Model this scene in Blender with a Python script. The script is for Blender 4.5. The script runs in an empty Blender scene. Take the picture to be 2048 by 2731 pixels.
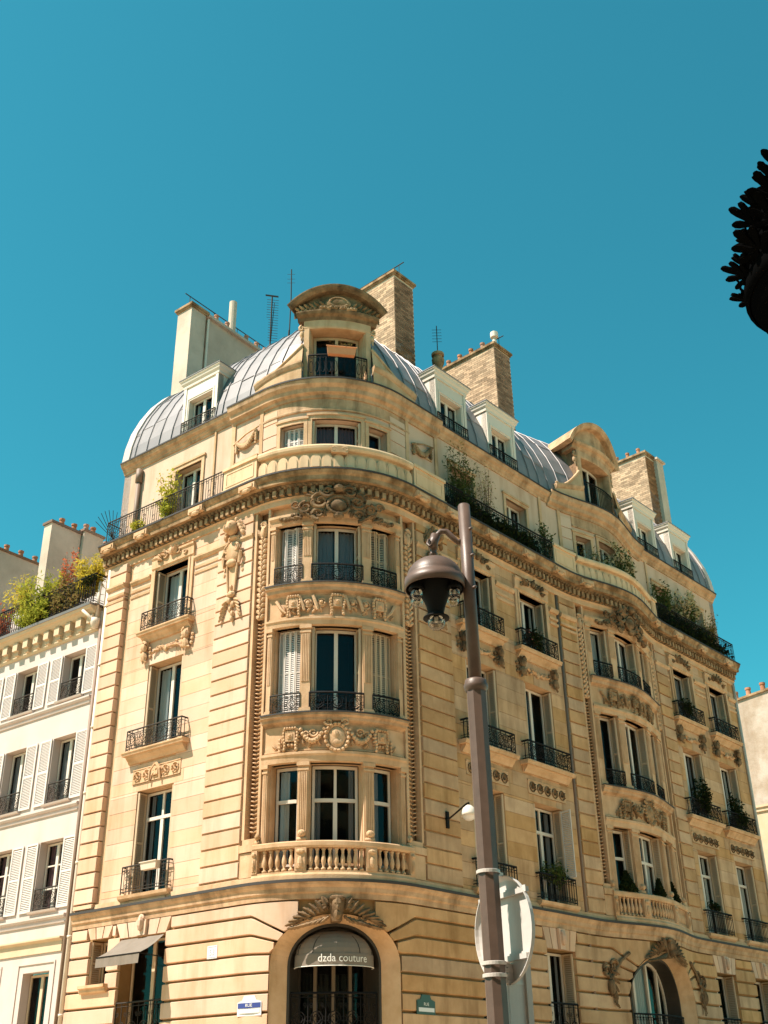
import bpy, math, random
from mathutils import Vector, Matrix
random.seed(7)
C = bpy.context.scene.collection
SC = bpy.context.scene
pi, sin, cos, tan, sqrt = math.pi, math.sin, math.cos, math.tan, math.sqrt
R_ = math.radians

# ---------------------------------------------------------------- camera
cam = bpy.data.cameras.new('camera'); camo = bpy.data.objects.new('camera', cam); C.objects.link(camo)
cam.sensor_width = 36; cam.sensor_fit = 'AUTO'; cam.lens = 39.01; cam.clip_end = 900; cam.clip_start = 0.1
pit, rol = R_(28.412), R_(-1.017)
fw = Vector((0, cos(pit), sin(pit))); rt = Vector((1, 0, 0)); up = rt.cross(fw)
rt2 = rt*cos(rol)+up*sin(rol); up2 = -rt*sin(rol)+up*cos(rol)
M = Matrix((rt2, up2, -fw)).transposed().to_4x4(); M.translation = Vector((0, 0, 1.6)); camo.matrix_world = M
SC.camera = camo
# ---------------------------------------------------------------- sky, sun, exposure
SUN_AZ, SUN_EL = R_(203), R_(56)
W = bpy.data.worlds.new('World'); SC.world = W; W.use_nodes = True
nt = W.node_tree; nt.nodes.clear()
wo = nt.nodes.new('ShaderNodeOutputWorld'); bg = nt.nodes.new('ShaderNodeBackground'); sk = nt.nodes.new('ShaderNodeTexSky')
sk.sky_type = 'NISHITA'; sk.sun_disc = False; sk.sun_elevation = SUN_EL
sk.sun_rotation = math.atan2(cos(SUN_AZ), sin(SUN_AZ)); sk.air_density = 1.0; sk.dust_density = 0.4; sk.ozone_density = 2.0
tint = nt.nodes.new('ShaderNodeMix'); tint.data_type = 'RGBA'; tint.blend_type = 'MULTIPLY'; tint.inputs[0].default_value = 1
tint.inputs[7].default_value = (0.2, 0.95, 0.74, 1)
nt.links.new(sk.outputs[0], tint.inputs[6]); nt.links.new(tint.outputs[2], bg.inputs[0]); bg.inputs[1].default_value = 0.092
nt.links.new(bg.outputs[0], wo.inputs[0])
sl = bpy.data.lights.new('sun', 'SUN'); sl.energy = 5.0; sl.angle = R_(0.5); sl.color = (1, 0.885, 0.77)
so = bpy.data.objects.new('sun', sl); C.objects.link(so); so.location = (-40, -40, 60)
sd = Vector((cos(SUN_AZ)*cos(SUN_EL), sin(SUN_AZ)*cos(SUN_EL), sin(SUN_EL)))
so.rotation_euler = sd.to_track_quat('Z', 'Y').to_euler()
vs = SC.view_settings; vs.view_transform = 'Standard'; vs.look = 'None'; vs.exposure = 1.16; vs.gamma = 1; vs.use_curve_mapping = False
SC.cycles.max_bounces = 8; SC.cycles.diffuse_bounces = 5; SC.cycles.transparent_max_bounces = 12

# ---------------------------------------------------------------- the plan: facade coordinates (u along the street line, d outwards, z up)
K = Vector((-1.3691, 27, 0)); aL, aR = R_(142.619), R_(48.230)
dL = Vector((cos(aL), sin(aL), 0)); dR = Vector((cos(aR), sin(aR), 0))
nL = Vector((-dL.y, dL.x, 0)); nL = nL if nL.dot(-K) > 0 else -nL
nR = Vector((dR.y, -dR.x, 0)); nR = nR if nR.dot(-K) > 0 else -nR
RAD = 3.2; hh = (aL-aR)/2; bis = (dL+dR).normalized(); CEN = K+bis*(RAD/sin(hh))
H = RAD*(pi/2-hh); T0 = RAD/tan(hh); OFF = T0-H
ax = -bis; tn = Vector((-ax.y, ax.x, 0)); tn = tn if tn.dot(dR) > 0 else -tn
BC, BW, BA = 14.4, 6.7, 0.55
def frame(u):
    """plan point and outward normal at u"""
    if u < -H: return K+dL*(-u+OFF), nL
    if u <= H:
        t = u/RAD; n = ax*cos(t)+tn*sin(t); return CEN+n*RAD, n
    s = u+OFF; x = s-BC; p = K+dR*s
    if abs(x) < BW/2:
        w = 2*pi/BW; b = BA*(.5+.5*cos(w*x)); sl_ = -BA*.5*w*sin(w*x)
        return p+nR*b, (nR-dR*sl_).normalized()
    return p, nR
def P(u, d, z):
    p, n = frame(u); q = p+n*d; return Vector((q.x, q.y, z))
B0, B1 = BC-BW/2-OFF, BC+BW/2-OFF
def nsub(u0, u1, st=.28):
    a, b = min(u0, u1), max(u0, u1)
    if (b > -H and a < H) or (b > B0 and a < B1): return max(1, int(math.ceil((b-a)/st)))
    return 1
def us(u0, u1, st=.28):
    """sample positions along u, fine only where the plan curves"""
    br = [u0]+[x for x in (-H, H, B0, B1) if u0 < x < u1]+[u1]; o = [u0]
    for a, b in zip(br, br[1:]):
        n = nsub(a+1e-4, b-1e-4, st); o += [a+(b-a)*i/n for i in range(1, n+1)]
    return o

# ---------------------------------------------------------------- mesh builder
class MB:
    def __init__(s): s.v, s.f = [], []
    def add(s, vs, fs):
        b = len(s.v); s.v += [tuple(x) for x in vs]; s.f += [tuple(i+b for i in f) for f in fs]
    def block(s, ub0, ub1, z0, ut0, ut1, z1, d0, d1, st=.28):
        """bent block: bottom edge ub0..ub1 at z0, top edge ut0..ut1 at z1, from depth d0 to d1"""
        n = max(nsub(ub0, ub1, st), nsub(ut0, ut1, st)); V = []; F = []
        for i in range(n+1):
            t = i/n; ub = ub0+(ub1-ub0)*t; ut = ut0+(ut1-ut0)*t
            V += [P(ub, d0, z0), P(ub, d1, z0), P(ut, d1, z1), P(ut, d0, z1)]
        for i in range(n):
            a = 4*i; b = a+4
            F += [(a+1, b+1, b+2, a+2), (a+2, b+2, b+3, a+3), (a, b, b+1, a+1), (a+3, b+3, b, a)]
        F += [(0, 1, 2, 3), (4*n+3, 4*n+2, 4*n+1, 4*n)]
        s.add(V, F)
    def box(s, u0, u1, d0, d1, z0, z1, st=.28): s.block(u0, u1, z0, u0, u1, z1, d0, d1, st)
    def quad(s, u0, u1, d, z0, z1, st=.28):
        n = nsub(u0, u1, st); V = []; F = []
        for i in range(n+1):
            u = u0+(u1-u0)*i/n; V += [P(u, d, z0), P(u, d, z1)]
        s.add(V, [(2*i, 2*i+2, 2*i+3, 2*i+1) for i in range(n)])
    def sweep(s, prof, u0, u1, st=.28):
        """closed profile [(d,z)...] carried along u"""
        U = us(u0, u1, st); k = len(prof); V = []; F = []
        for u in U: V += [P(u, d, z) for d, z in prof]
        for i in range(len(U)-1):
            for j in range(k): F.append((i*k+j, (i+1)*k+j, (i+1)*k+(j+1) % k, i*k+(j+1) % k))
        F += [tuple(range(k)), tuple(range((len(U)-1)*k+k-1, (len(U)-1)*k-1, -1))]
        s.add(V, F)
    def poly(s, pts, d0, d1):
        """polygon in (u,z) drawn out from d0 to d1"""
        k = len(pts); V = [P(u, d1, z) for u, z in pts]+[P(u, d0, z) for u, z in pts]
        s.add(V, [tuple(range(k)), tuple(range(2*k-1, k-1, -1))]+[(i, i+k, (i+1) % k+k, (i+1) % k) for i in range(k)])
    def tube(s, pts, r, n=5, closed=False, r2=None):
        pts = [Vector(p) for p in pts]; m = len(pts); V = []; F = []
        for i, p in enumerate(pts):
            a = pts[(i-1) % m] if (closed or i) else p; b = pts[(i+1) % m] if (closed or i < m-1) else p
            t = (b-a)
            t = t.normalized() if t.length > 1e-9 else Vector((0, 0, 1))
            x = t.cross(Vector((0, 0, 1)))
            x = x.normalized() if x.length > .05 else t.cross(Vector((0, 1, 0))).normalized()
            y = t.cross(x); rr = r if r2 is None else r+(r2-r)*i/(m-1)
            V += [p+(x*cos(2*pi*j/n+.4)+y*sin(2*pi*j/n+.4))*rr for j in range(n)]
        for i in range(m if closed else m-1):
            a, b = i*n, ((i+1) % m)*n
            F += [(a+j, a+(j+1) % n, b+(j+1) % n, b+j) for j in range(n)]
        if not closed: F += [tuple(range(n))[::-1], tuple(range((m-1)*n, m*n))]
        s.add(V, F)
    def ftube(s, pts, r, n=4, closed=False, r2=None): s.tube([P(*p) for p in pts], r, n, closed, r2)
    def ring(s, u, d, z, r, t, n=10, k=4, ez=1.0): s.ftube([(u+r*cos(2*pi*i/n), d, z+ez*r*sin(2*pi*i/n)) for i in range(n)], t, k, True)
    def scroll(s, u, d, z, r, turns, a0, sg, t, t2=None, n=22):
        s.ftube([(u+r*(1-.85*i/n)*cos(a0+sg*2*pi*turns*i/n), d, z+r*(1-.85*i/n)*sin(a0+sg*2*pi*turns*i/n)) for i in range(n+1)], t, 5, False, t2)
    def lathe(s, prof, o, n=16, axis=Vector((0, 0, 1))):
        q = axis.to_track_quat('Z', 'Y'); o = Vector(o); V = []; F = []; k = len(prof)
        for i in range(n):
            a = 2*pi*i/n; V += [o+q @ Vector((r*cos(a), r*sin(a), z)) for r, z in prof]
        for i in range(n):
            for j in range(k-1): F.append((i*k+j, ((i+1) % n)*k+j, ((i+1) % n)*k+j+1, i*k+j+1))
        s.add(V, F)
    def blob(s, u, d, z, ru, rd, rz, rot=0, n=7, m=5, skew=0):
        V = []; F = []
        for j in range(m+1):
            ph = pi*j/m
            for i in range(n):
                th = 2*pi*i/n
                x, y, w = ru*sin(ph)*cos(th), rd*sin(ph)*sin(th), rz*cos(ph)
                x *= 1-skew*w/max(rz, 1e-6)
                V.append(P(u+x*cos(rot)-w*sin(rot), d+y, z+x*sin(rot)+w*cos(rot)))
        for j in range(m):
            for i in range(n): F.append((j*n+i, (j+1)*n+i, (j+1)*n+(i+1) % n, j*n+(i+1) % n))
        s.add(V, F)
    def wbox(s, o, x, y, z):
        """box from corner o along the vectors x, y, z"""
        o, x, y, z = Vector(o), Vector(x), Vector(y), Vector(z)
        s.add([o, o+x, o+x+y, o+y, o+z, o+x+z, o+x+y+z, o+y+z], [(0, 3, 2, 1), (4, 5, 6, 7), (0, 1, 5, 4), (1, 2, 6, 5), (2, 3, 7, 6), (3, 0, 4, 7)])
    def wall(s, u0, u1, z0, z1, df, db, op, st=.28):
        """wall between depths df (front) and db with rectangular openings op"""
        op = [o for o in op if o[1] > u0 and o[0] < u1 and o[3] > z0 and o[2] < z1]
        ub = sorted({u0, u1}|{x for o in op for x in o[:2] if u0 < x < u1}); zb = sorted({z0, z1}|{x for o in op for x in o[2:] if z0 < x < z1})
        inside = lambda u, z: any(o[0] < u < o[1] and o[2] < z < o[3] for o in op)
        S = {}
        for i in range(len(ub)-1):
            for j in range(len(zb)-1): S[i, j] = not inside((ub[i]+ub[i+1])/2, (zb[j]+zb[j+1])/2)
        for (i, j), k in S.items():
            if not k: continue
            a, b, c, e = ub[i], ub[i+1], zb[j], zb[j+1]
            s.quad(a, b, df, c, e, st)
            for dx, uu in ((-1, a), (1, b)):
                if not S.get((i+dx, j), False): s.add([P(uu, df, c), P(uu, df, e), P(uu, db, e), P(uu, db, c)], [(0, 1, 2, 3)])
            for dz, zz in ((-1, c), (1, e)):
                if not S.get((i, j+dz), False):
                    U = us(a, b, st); V = [P(x, y, zz) for x in U for y in (df, db)]
                    s.add(V, [(2*q, 2*q+1, 2*q+3, 2*q+2) for q in range(len(U)-1)])
    def obj(s, name, mat, parent=None, smooth=False, **kw):
        me = bpy.data.meshes.new(name); me.from_pydata(s.v, [], s.f)
        if smooth:
            me.polygons.foreach_set('use_smooth', [True]*len(me.polygons))
            if smooth == 2: me.update(); me.set_sharp_from_angle(angle=R_(32))
        me.materials.append(mat); me.update()
        return link(name, me, parent, **kw)
def link(name, me, parent=None, **kw):
    o = bpy.data.objects.new(name, me); C.objects.link(o)
    if parent: o.parent = parent
    for k, v in kw.items(): o[k] = v
    return o
def thing(name, label, cat, group=None, loc=(0, 0, 0)):
    o = bpy.data.objects.new(name, None); C.objects.link(o); o.empty_display_size = .3; o['label'] = label; o['category'] = cat
    if group: o['group'] = group
    return o
def tag(o, label, cat, group=None):
    o['label'] = label; o['category'] = cat
    if group: o['group'] = group
    return o

# ---------------------------------------------------------------- materials
def mat(name, col, rough=.8, spec=.3, metal=0, rnd=0, noise=None, bump=None, isl=0, stain=None):
    """noise=(scale, colour2, amount) blotches; stain=(colour, amount, scale) vertical dirt runs; rnd = tone change from object to object; bump=(scale, strength)"""
    m = bpy.data.materials.new(name); m.use_nodes = True; t = m.node_tree; b = t.nodes['Principled BSDF']
    N = lambda k: t.nodes.new(k); Lk = t.links.new
    b.inputs['Roughness'].default_value = rough; b.inputs['Metallic'].default_value = metal; b.inputs['Specular IOR Level'].default_value = spec
    b.inputs['Base Color'].default_value = (*col, 1)
    geo = N('ShaderNodeNewGeometry'); src = None
    def mixc(a, bcol, fac):
        x = N('ShaderNodeMix'); x.data_type = 'RGBA'
        if a is None: x.inputs[6].default_value = (*col, 1)
        else: Lk(a, x.inputs[6])
        x.inputs[7].default_value = (*bcol, 1)
        if isinstance(fac, float): x.inputs[0].default_value = fac
        else: Lk(fac, x.inputs[0])
        return x.outputs[2]
    def tex(scale, vec=None, det=6):
        n = N('ShaderNodeTexNoise'); n.inputs['Scale'].default_value = scale; n.inputs['Detail'].default_value = det; n.inputs['Roughness'].default_value = .62
        Lk(vec or geo.outputs['Position'], n.inputs['Vector']); return n.outputs[0]
    def ramp(f, a, bb, lo=0., hi=1.):
        r = N('ShaderNodeMapRange'); r.inputs[1].default_value = a; r.inputs[2].default_value = bb; r.inputs[3].default_value = lo; r.inputs[4].default_value = hi; Lk(f, r.inputs[0]); return r.outputs[0]
    if noise: src = mixc(src, noise[1], ramp(tex(noise[0]), .38, .68, 0, noise[2]))
    if stain:
        mp = N('ShaderNodeMapping'); mp.inputs['Scale'].default_value = (stain[2], stain[2], stain[2]*.16); Lk(geo.outputs['Position'], mp.inputs['Vector'])
        src = mixc(src, stain[0], ramp(tex(1, mp.outputs[0], 8), .48, .72, 0, stain[1]))
    if rnd:
        oi = N('ShaderNodeObjectInfo'); hsv = N('ShaderNodeHueSaturation')
        if src is None: hsv.inputs['Color'].default_value = (*col, 1)
        else: Lk(src, hsv.inputs['Color'])
        Lk(ramp(oi.outputs['Random'], 0, 1, 1-rnd, 1+rnd*.7), hsv.inputs['Value'])
        mt = N('ShaderNodeMath'); mt.operation = 'FRACT'; m2 = N('ShaderNodeMath'); m2.operation = 'MULTIPLY'; m2.inputs[1].default_value = 17.3
        Lk(oi.outputs['Random'], m2.inputs[0]); Lk(m2.outputs[0], mt.inputs[0]); Lk(ramp(mt.outputs[0], 0, 1, 1-rnd, 1+rnd), hsv.inputs['Saturation'])
        src = hsv.outputs[0]
    if isl:
        h2 = N('ShaderNodeHueSaturation'); Lk(src, h2.inputs['Color']) if src else None
        Lk(ramp(geo.outputs['Random Per Island'], 0, 1, 1-isl, 1+isl*.6), h2.inputs['Value']); src = h2.outputs[0]
    if src: Lk(src, b.inputs['Base Color'])
    if bump:
        bp = N('ShaderNodeBump'); bp.inputs['Strength'].default_value = bump[1]; bp.inputs['Distance'].default_value = .02
        Lk(tex(bump[0], None, 8), bp.inputs['Height']); Lk(bp.outputs[0], b.inputs['Normal'])
    return m
STONE = (.6, .41, .29)
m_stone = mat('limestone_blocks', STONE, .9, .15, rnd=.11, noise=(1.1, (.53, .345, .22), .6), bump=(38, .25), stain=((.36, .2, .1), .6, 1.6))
m_stone2 = mat('weathered_shade_side_limestone', (.52, .325, .18), .9, .12, rnd=.14, noise=(1.7, (.37, .215, .11), .75), bump=(30, .4), stain=((.24, .135, .065), .8, 1.9))  # right front copy: mottled weathering, with shade browned into the colour
m_core = mat('mortar', (.3, .18, .08), .95, .1, noise=(3, (.24, .14, .06), .6))
m_trim = mat('carved_limestone', (.57, .375, .23), .88, .15, noise=(2.3, (.45, .275, .145), .8), bump=(30, .5), stain=((.26, .14, .055), .6, 2.2))
m_trim2 = mat('streaked_limestone', (.53, .345, .21), .9, .12, noise=(2.4, (.33, .2, .11), .9), bump=(28, .5), stain=((.14, .085, .045), .85, 2.1))
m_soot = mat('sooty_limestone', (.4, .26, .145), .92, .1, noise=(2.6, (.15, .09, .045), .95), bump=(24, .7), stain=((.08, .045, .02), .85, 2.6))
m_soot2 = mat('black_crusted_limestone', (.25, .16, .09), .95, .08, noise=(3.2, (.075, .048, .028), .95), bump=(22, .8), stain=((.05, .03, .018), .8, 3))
m_pale = mat('cleaned_limestone', (.64, .45, .28), .88, .15, noise=(2, (.58, .4, .24), .6), bump=(40, .3), stain=((.3, .19, .1), .55, 2.4))
m_zinc = mat('zinc_sheet', (.215, .195, .195), .5, .4, metal=.1, rnd=.09, noise=(1.4, (.17, .155, .16), .7), bump=(3, .12), stain=((.13, .12, .12), .5, 2))
m_iron = mat('black_iron', (.011, .01, .01), .75, .12)
m_ironb = mat('weathered_iron', (.035, .028, .022), .75, .15)
m_white = mat('white_paint', (.6, .52, .44), .55, .35, rnd=.05, noise=(5, (.64, .59, .5), .4))
m_shut = mat('cream_shutter_paint', (.52, .39, .26), .6, .3, rnd=.05)
m_shutw = mat('white_shutter_paint', (.6, .54, .49), .6, .3, rnd=.04)
m_plast = mat('white_render', (.54, .45, .41), .9, .15, noise=(.9, (.47, .4, .35), .7), bump=(60, .15), stain=((.4, .33, .28), .4, 1.2))
m_plas2 = mat('pale_chimney_render', (.56, .46, .37), .92, .1, noise=(.8, (.4, .32, .25), .95), bump=(25, .3), stain=((.44, .37, .3), .5, 1.3))
m_cream = mat('cream_plaster_moulding', (.53, .41, .28), .85, .15, noise=(2, (.46, .34, .21), .6))
m_brick = mat('buff_brick', (.47, .33, .215), .9, .1, isl=.42, noise=(1.5, (.36, .235, .145), .7), bump=(30, .3))
m_brick2 = mat('brown_brick', (.29, .175, .115), .9, .1, isl=.4, rnd=.3, noise=(1.5, (.2, .115, .075), .7), bump=(30, .3))
m_mort = mat('lime_mortar', (.5, .4, .29), .95, .1)
m_lead = mat('lead_flashing', (.05, .045, .042), .7, .2)
m_pot = mat('terracotta', (.42, .2, .12), .85, .2, rnd=.15, noise=(7, (.3, .13, .08), .5))
m_dark = mat('dark_room', (.02, .017, .015), .95, .05)
m_curt = mat('net_curtain', (.6, .58, .55), .9, .1, rnd=.12)
m_curtp = mat('plum_curtain', (.2, .1, .11), .9, .1)
m_curtg = mat('grey_curtain', (.3, .29, .3), .9, .1)
m_lamp = mat('brown_lamp_paint', (.115, .072, .053), .42, .35, noise=(7, (.08, .05, .036), .85), bump=(120, .12), stain=((.11, .07, .05), .5, 5))
m_black = mat('black_lamp_inside', (.006, .006, .006), .8, .2)
m_lant = mat('black_cast_iron', (.0025, .0025, .0025), .85, .0, bump=(30, .2))
m_alu = mat('aluminium', (.5, .46, .42), .55, .3, metal=.0, noise=(6, (.43, .39, .36), .6), stain=((.33, .3, .27), .4, 6))
m_steel = mat('steel_band', (.5, .44, .39), .45, .5, metal=.1)
m_awn = mat('taupe_awning_cloth', (.2, .165, .135), .95, .1, noise=(3, (.165, .135, .11), .5), bump=(200, .1))
m_let = mat('white_lettering', (.72, .69, .64), .7, .2)
m_blue = mat('enamel_blue', (.035, .045, .2), .35, .5)
m_enam = mat('enamel_white', (.62, .6, .6), .35, .5)
m_green = mat('enamel_green', (.02, .05, .035), .4, .5)
m_orange = mat('orange_planter_plastic', (.62, .27, .13), .6, .3, noise=(6, (.52, .2, .09), .5))
m_road = mat('asphalt', (.075, .07, .066), .9, .2, noise=(3, (.055, .052, .05), .7), bump=(90, .4))
m_pave = mat('warm_bounce_paving', (.56, .42, .27), .85, .2, noise=(1.5, (.5, .37, .22), .6), bump=(60, .2))  # unseen ground, made warm and pale to bounce light onto the fronts
m_pole2 = mat('pale_downpipe_paint', (.6, .5, .4), .6, .3, noise=(4, (.5, .4, .31), .6))
m_pole3 = mat('brown_downpipe_paint', (.2, .13, .09), .6, .3)
m_opp = mat('opposite_facade_stone', (.5, .39, .25), .9, .1, noise=(1, (.43, .33, .2), .6))
m_tim = mat('joinery_and_recess_shade', (.035, .027, .02), .5, .4)  # joinery colour; on the arch lining it paints the recess shade
m_tim2 = mat('brown_shop_posts', (.16, .115, .075), .6, .3)
def glass(name, tintc, tr):
    m = bpy.data.materials.new(name); m.use_nodes = True; t = m.node_tree; t.nodes.clear(); N = t.nodes.new; Lk = t.links.new
    o = N('ShaderNodeOutputMaterial'); mx = N('ShaderNodeMixShader'); tb = N('ShaderNodeBsdfTransparent'); g = N('ShaderNodeBsdfGlossy')
    fr = N('ShaderNodeFresnel'); fr.inputs[0].default_value = 1.5; g.inputs['Roughness'].default_value = .02; tb.inputs[0].default_value = (*tintc, 1)
    nz = N('ShaderNodeTexNoise'); nz.inputs['Scale'].default_value = 2.2; bp = N('ShaderNodeBump'); bp.inputs['Strength'].default_value = .04; bp.inputs['Distance'].default_value = .03
    ge = N('ShaderNodeNewGeometry'); Lk(ge.outputs['Position'], nz.inputs['Vector']); Lk(nz.outputs[0], bp.inputs['Height']); Lk(bp.outputs[0], g.inputs['Normal'])
    ad = N('ShaderNodeMath'); ad.operation = 'MULTIPLY_ADD'; ad.inputs[1].default_value = .6; ad.inputs[2].default_value = tr; Lk(fr.outputs[0], ad.inputs[0])
    Lk(ad.outputs[0], mx.inputs[0]); Lk(tb.outputs[0], mx.inputs[1]); Lk(g.outputs[0], mx.inputs[2]); Lk(mx.outputs[0], o.inputs[0]); return m
m_glass = glass('window_glass', (.75, .78, .78), .0)
m_bulb = glass('clear_bulb_glass', (.93, .92, .88), .06)
def leafmat(name, c1, c2, tr=.35):
    m = bpy.data.materials.new(name); m.use_nodes = True; t = m.node_tree; t.nodes.clear(); N = t.nodes.new; Lk = t.links.new
    o = N('ShaderNodeOutputMaterial'); mx = N('ShaderNodeMixShader'); d = N('ShaderNodeBsdfDiffuse'); tb = N('ShaderNodeBsdfTranslucent')
    ge = N('ShaderNodeNewGeometry'); cm = N('ShaderNodeMix'); cm.data_type = 'RGBA'; cm.inputs[6].default_value = (*c1, 1); cm.inputs[7].default_value = (*c2, 1)
    Lk(ge.outputs['Random Per Island'], cm.inputs[0]); Lk(cm.outputs[2], d.inputs[0]); Lk(cm.outputs[2], tb.inputs[0]); mx.inputs[0].default_value = tr
    Lk(d.outputs[0], mx.inputs[1]); Lk(tb.outputs[0], mx.inputs[2]); Lk(mx.outputs[0], o.inputs[0]); return m
l_yel = leafmat('yellow_green_leaf', (.46, .4, .05), (.32, .32, .04), .5)
l_lime = leafmat('lime_leaf', (.4, .38, .05), (.2, .23, .03), .5)
l_gold = leafmat('golden_leaf', (.58, .42, .05), (.42, .36, .04), .55)
l_red = leafmat('red_leaf', (.5, .16, .07), (.38, .1, .05), .5)
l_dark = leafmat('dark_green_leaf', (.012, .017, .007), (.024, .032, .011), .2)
l_mid = leafmat('mid_green_leaf', (.05, .075, .02), (.085, .1, .03), .3)
l_brown = leafmat('russet_leaf', (.24, .15, .06), (.15, .14, .04), .4)
l_pale = leafmat('cream_blossom', (.62, .5, .32), (.5, .42, .22), .3)
l_pink = leafmat('pink_flower', (.55, .2, .16), (.4, .12, .12), .3)
m_twig = mat('twig_bark', (.09, .055, .03), .9, .1)

# ---------------------------------------------------------------- ground
def sheet(name, x0, x1, y0, y1, z, m, n=1):
    b = MB(); b.add([(x0, y0, z), (x1, y0, z), (x1, y1, z), (x0, y1, z)], [(0, 1, 2, 3)]); return b.obj(name, m, None, kind='structure')
sheet('ground', -400, 400, -400, 400, -.02, m_pave)
sheet('road', -60, 60, 4.0, 11, -.012, m_road)
b = MB(); b.wbox((-60, -9, -.02), (120, 0, 0), (0, 12.3, 0), (0, 0, .13)); b.obj('pavement', m_pave, None, kind='structure')
b = MB(); b.sweep([(-.5, -.02), (3.2, -.02), (3.2, .13), (-.5, .13)], -40, 60); b.obj('pavement', m_pave, None, kind='structure')

# ---------------------------------------------------------------- corner building: levels and openings
UL, UR = -9.2, 23.47
BLD = thing('corner_building', 'tall cream limestone corner apartment block with rounded corner bay, iron balconies and zinc mansard roof', 'building')
WC = {'L': -5.93, 'A': 5.75, 'B': 8.72, 'C': 18.75, 'D': 21.65}
HW = .745
CB, RB = .15, 13.9                       # axes of the corner bay and of the bay in the right front
BAYS = {'corner': [(-1.68, -.88), (-.56, .86), (1.18, 1.98)], 'side': [(12.0, 12.8), (13.15, 14.65), (15.0, 15.8)]}
ZL = {1: (6.9, 9.71), 2: (10.88, 13.5), 3: (14.6, 16.62)}
op = []
for k, c in WC.items():
    for l in (1, 2, 3): op.append((c-HW, c+HW, *ZL[l]))
ZB = {1: (7.0, 9.58), 2: (10.86, 13.38), 3: (14.6, 16.56)}
for k, w in BAYS.items():
    for l in (1, 2, 3):
        for a, c in w: op.append((a, c, *ZB[l]))
zones = [(UL, -2.47, -.02), (-2.47, -1.94, -.34), (-1.94, 2.24, -.16), (2.24, 2.82, -.3), (2.82, 11.25, -.02), (11.25, 11.66, -.26), (11.66, 16.26, -.14), (16.26, 16.7, -.26), (16.7, UR, -.02)]
b = MB()
for u0, u1, d in zones: b.wall(u0, u1, 6.2, 17.6, d, -.42, op, .2)
for u in (-2.47, -1.94, 2.24, 2.82, 11.25, 11.66, 16.26, 16.7): b.add([P(u, 0, 6.2), P(u, 0, 17.6), P(u, -.36, 17.6), P(u, -.36, 6.2)], [(0, 1, 2, 3)])
b.obj('wall', m_trim, BLD)
# ground floor behind the banded courses
GO = [(-8.05, -7.27, 4.72, 5.86), (-6.8, -5.0, 2.3, 5.78), (5.05, 6.5, 2.3, 5.6), (7.98, 9.42, 2.3, 5.6), (18.05, 19.45, 2.3, 5.62), (20.95, 22.35, 2.3, 5.62)]
ARCH = [(.18, 1.62, 4.72, 5.83), (13.9, 2.0, 4.45, 5.9)]
rects = GO+[(c-w, c+w, 0, zt) for c, w, zs, zt in ARCH]
b = MB(); b.wall(UL, UR, 0, 6.2, -.05, -.5, rects, .2); b.obj('ground_floor_wall', m_core, BLD)
# gables, back walls, flat top
PROF = [(-.14, 21.5), (-.22, 22.1), (-.4, 22.8), (-.72, 23.55), (-1.14, 24.3), (-1.66, 24.98), (-2.25, 25.5), (-2.8, 25.86), (-3.12, 26.0)]
for u, s in ((UL, 1), (UR, -1)):
    b = MB()
    pr = [(-.03, 0), (-.03, 17.9), (-.3, 18), (-.3, 21.5)]+[(d+.04, z+.05) for d, z in PROF]+[(-9, 26.4), (-9, 0)]
    k = len(pr); V = [P(u, d, z) for d, z in pr]+[P(u+s*.35, d, z) for d, z in pr]
    b.add(V, [tuple(range(k)), tuple(range(2*k-1, k-1, -1))]+[(i, i+k, (i+1) % k+k, (i+1) % k) for i in range(k)]); b.obj('gable_wall', m_plast, BLD)
b = MB(); inn = K+dL*6+dR*6
A, Cc = P(UL, -9, 0), P(UR, -9, 0); VZ = lambda p, z: Vector((p.x, p.y, z))
b.add([VZ(A, 0), VZ(inn, 0), VZ(inn, 26), VZ(A, 26), VZ(Cc, 0), VZ(Cc, 26)], [(0, 1, 2, 3), (1, 4, 5, 2)]); b.obj('back_wall', m_plas2, BLD)

# ---------------------------------------------------------------- stone blocks of the fronts
NST = [0]; extra = MB()
def free(u0, u1, z0, z1, ops):
    iv = [(u0, u1)]
    for a, c, e, f in ops:
        if f <= z0+.02 or e >= z1-.02: continue
        nv = []
        for x, y in iv:
            if c <= x or a >= y: nv.append((x, y)); continue
            if a > x: nv.append((x, a))
            if c < y: nv.append((c, y))
        iv = nv
    return [i for i in iv if i[1]-i[0] > .04]
def ashlar(u0, u1, z0, z1, h, d, ln, ops, name='stone_block', base=-.05, g=.005, m=None):
    n = round((z1-z0)/h); h = (z1-z0)/n
    for r in range(n):
        a, c = z0+r*h, z0+(r+1)*h
        cuts = [a]+sorted({zz for o in ops for zz in o[2:] if a+.03 < zz < c-.03 and o[1] > u0 and o[0] < u1})+[c]
        for ca, cc in zip(cuts, cuts[1:]):
            for x, y in free(u0, u1, ca, cc, ops):
                k = max(1, round((y-x)/ln)); w = (y-x)/k
                e = [x]+[x+w*i+((w*.28 if (r % 2) else -.2*w)*(1 if k > 1 else 0))*(.7+.5*random.random()) for i in range(1, k)]+[y]
                for p0, p1 in zip(e, e[1:]):
                    dd = d+random.uniform(-.004, .004); NST[0] += 1
                    mb = MB() if NST[0] <= 300 else extra
                    mb.box(p0+g, p1-g, base, dd, ca+g, cc-g)
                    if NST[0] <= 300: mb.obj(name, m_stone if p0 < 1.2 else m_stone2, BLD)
surround = [(c-HW-.0, c+HW+.0, *ZL[l]) for c in WC.values() for l in (1, 2, 3)]
ashlar(-7.84, -3.93, 6.66, 17.28, .425, .0, 1.32, surround)
ashlar(4.36, 10.2, 6.66, 17.28, .425, .0, 1.45, surround)
ashlar(17.7, 23.4, 6.66, 17.28, .425, .0, 1.45, surround)
if extra.v: extra.obj('stone_block', m_stone2, BLD, kind='stuff')
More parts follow.
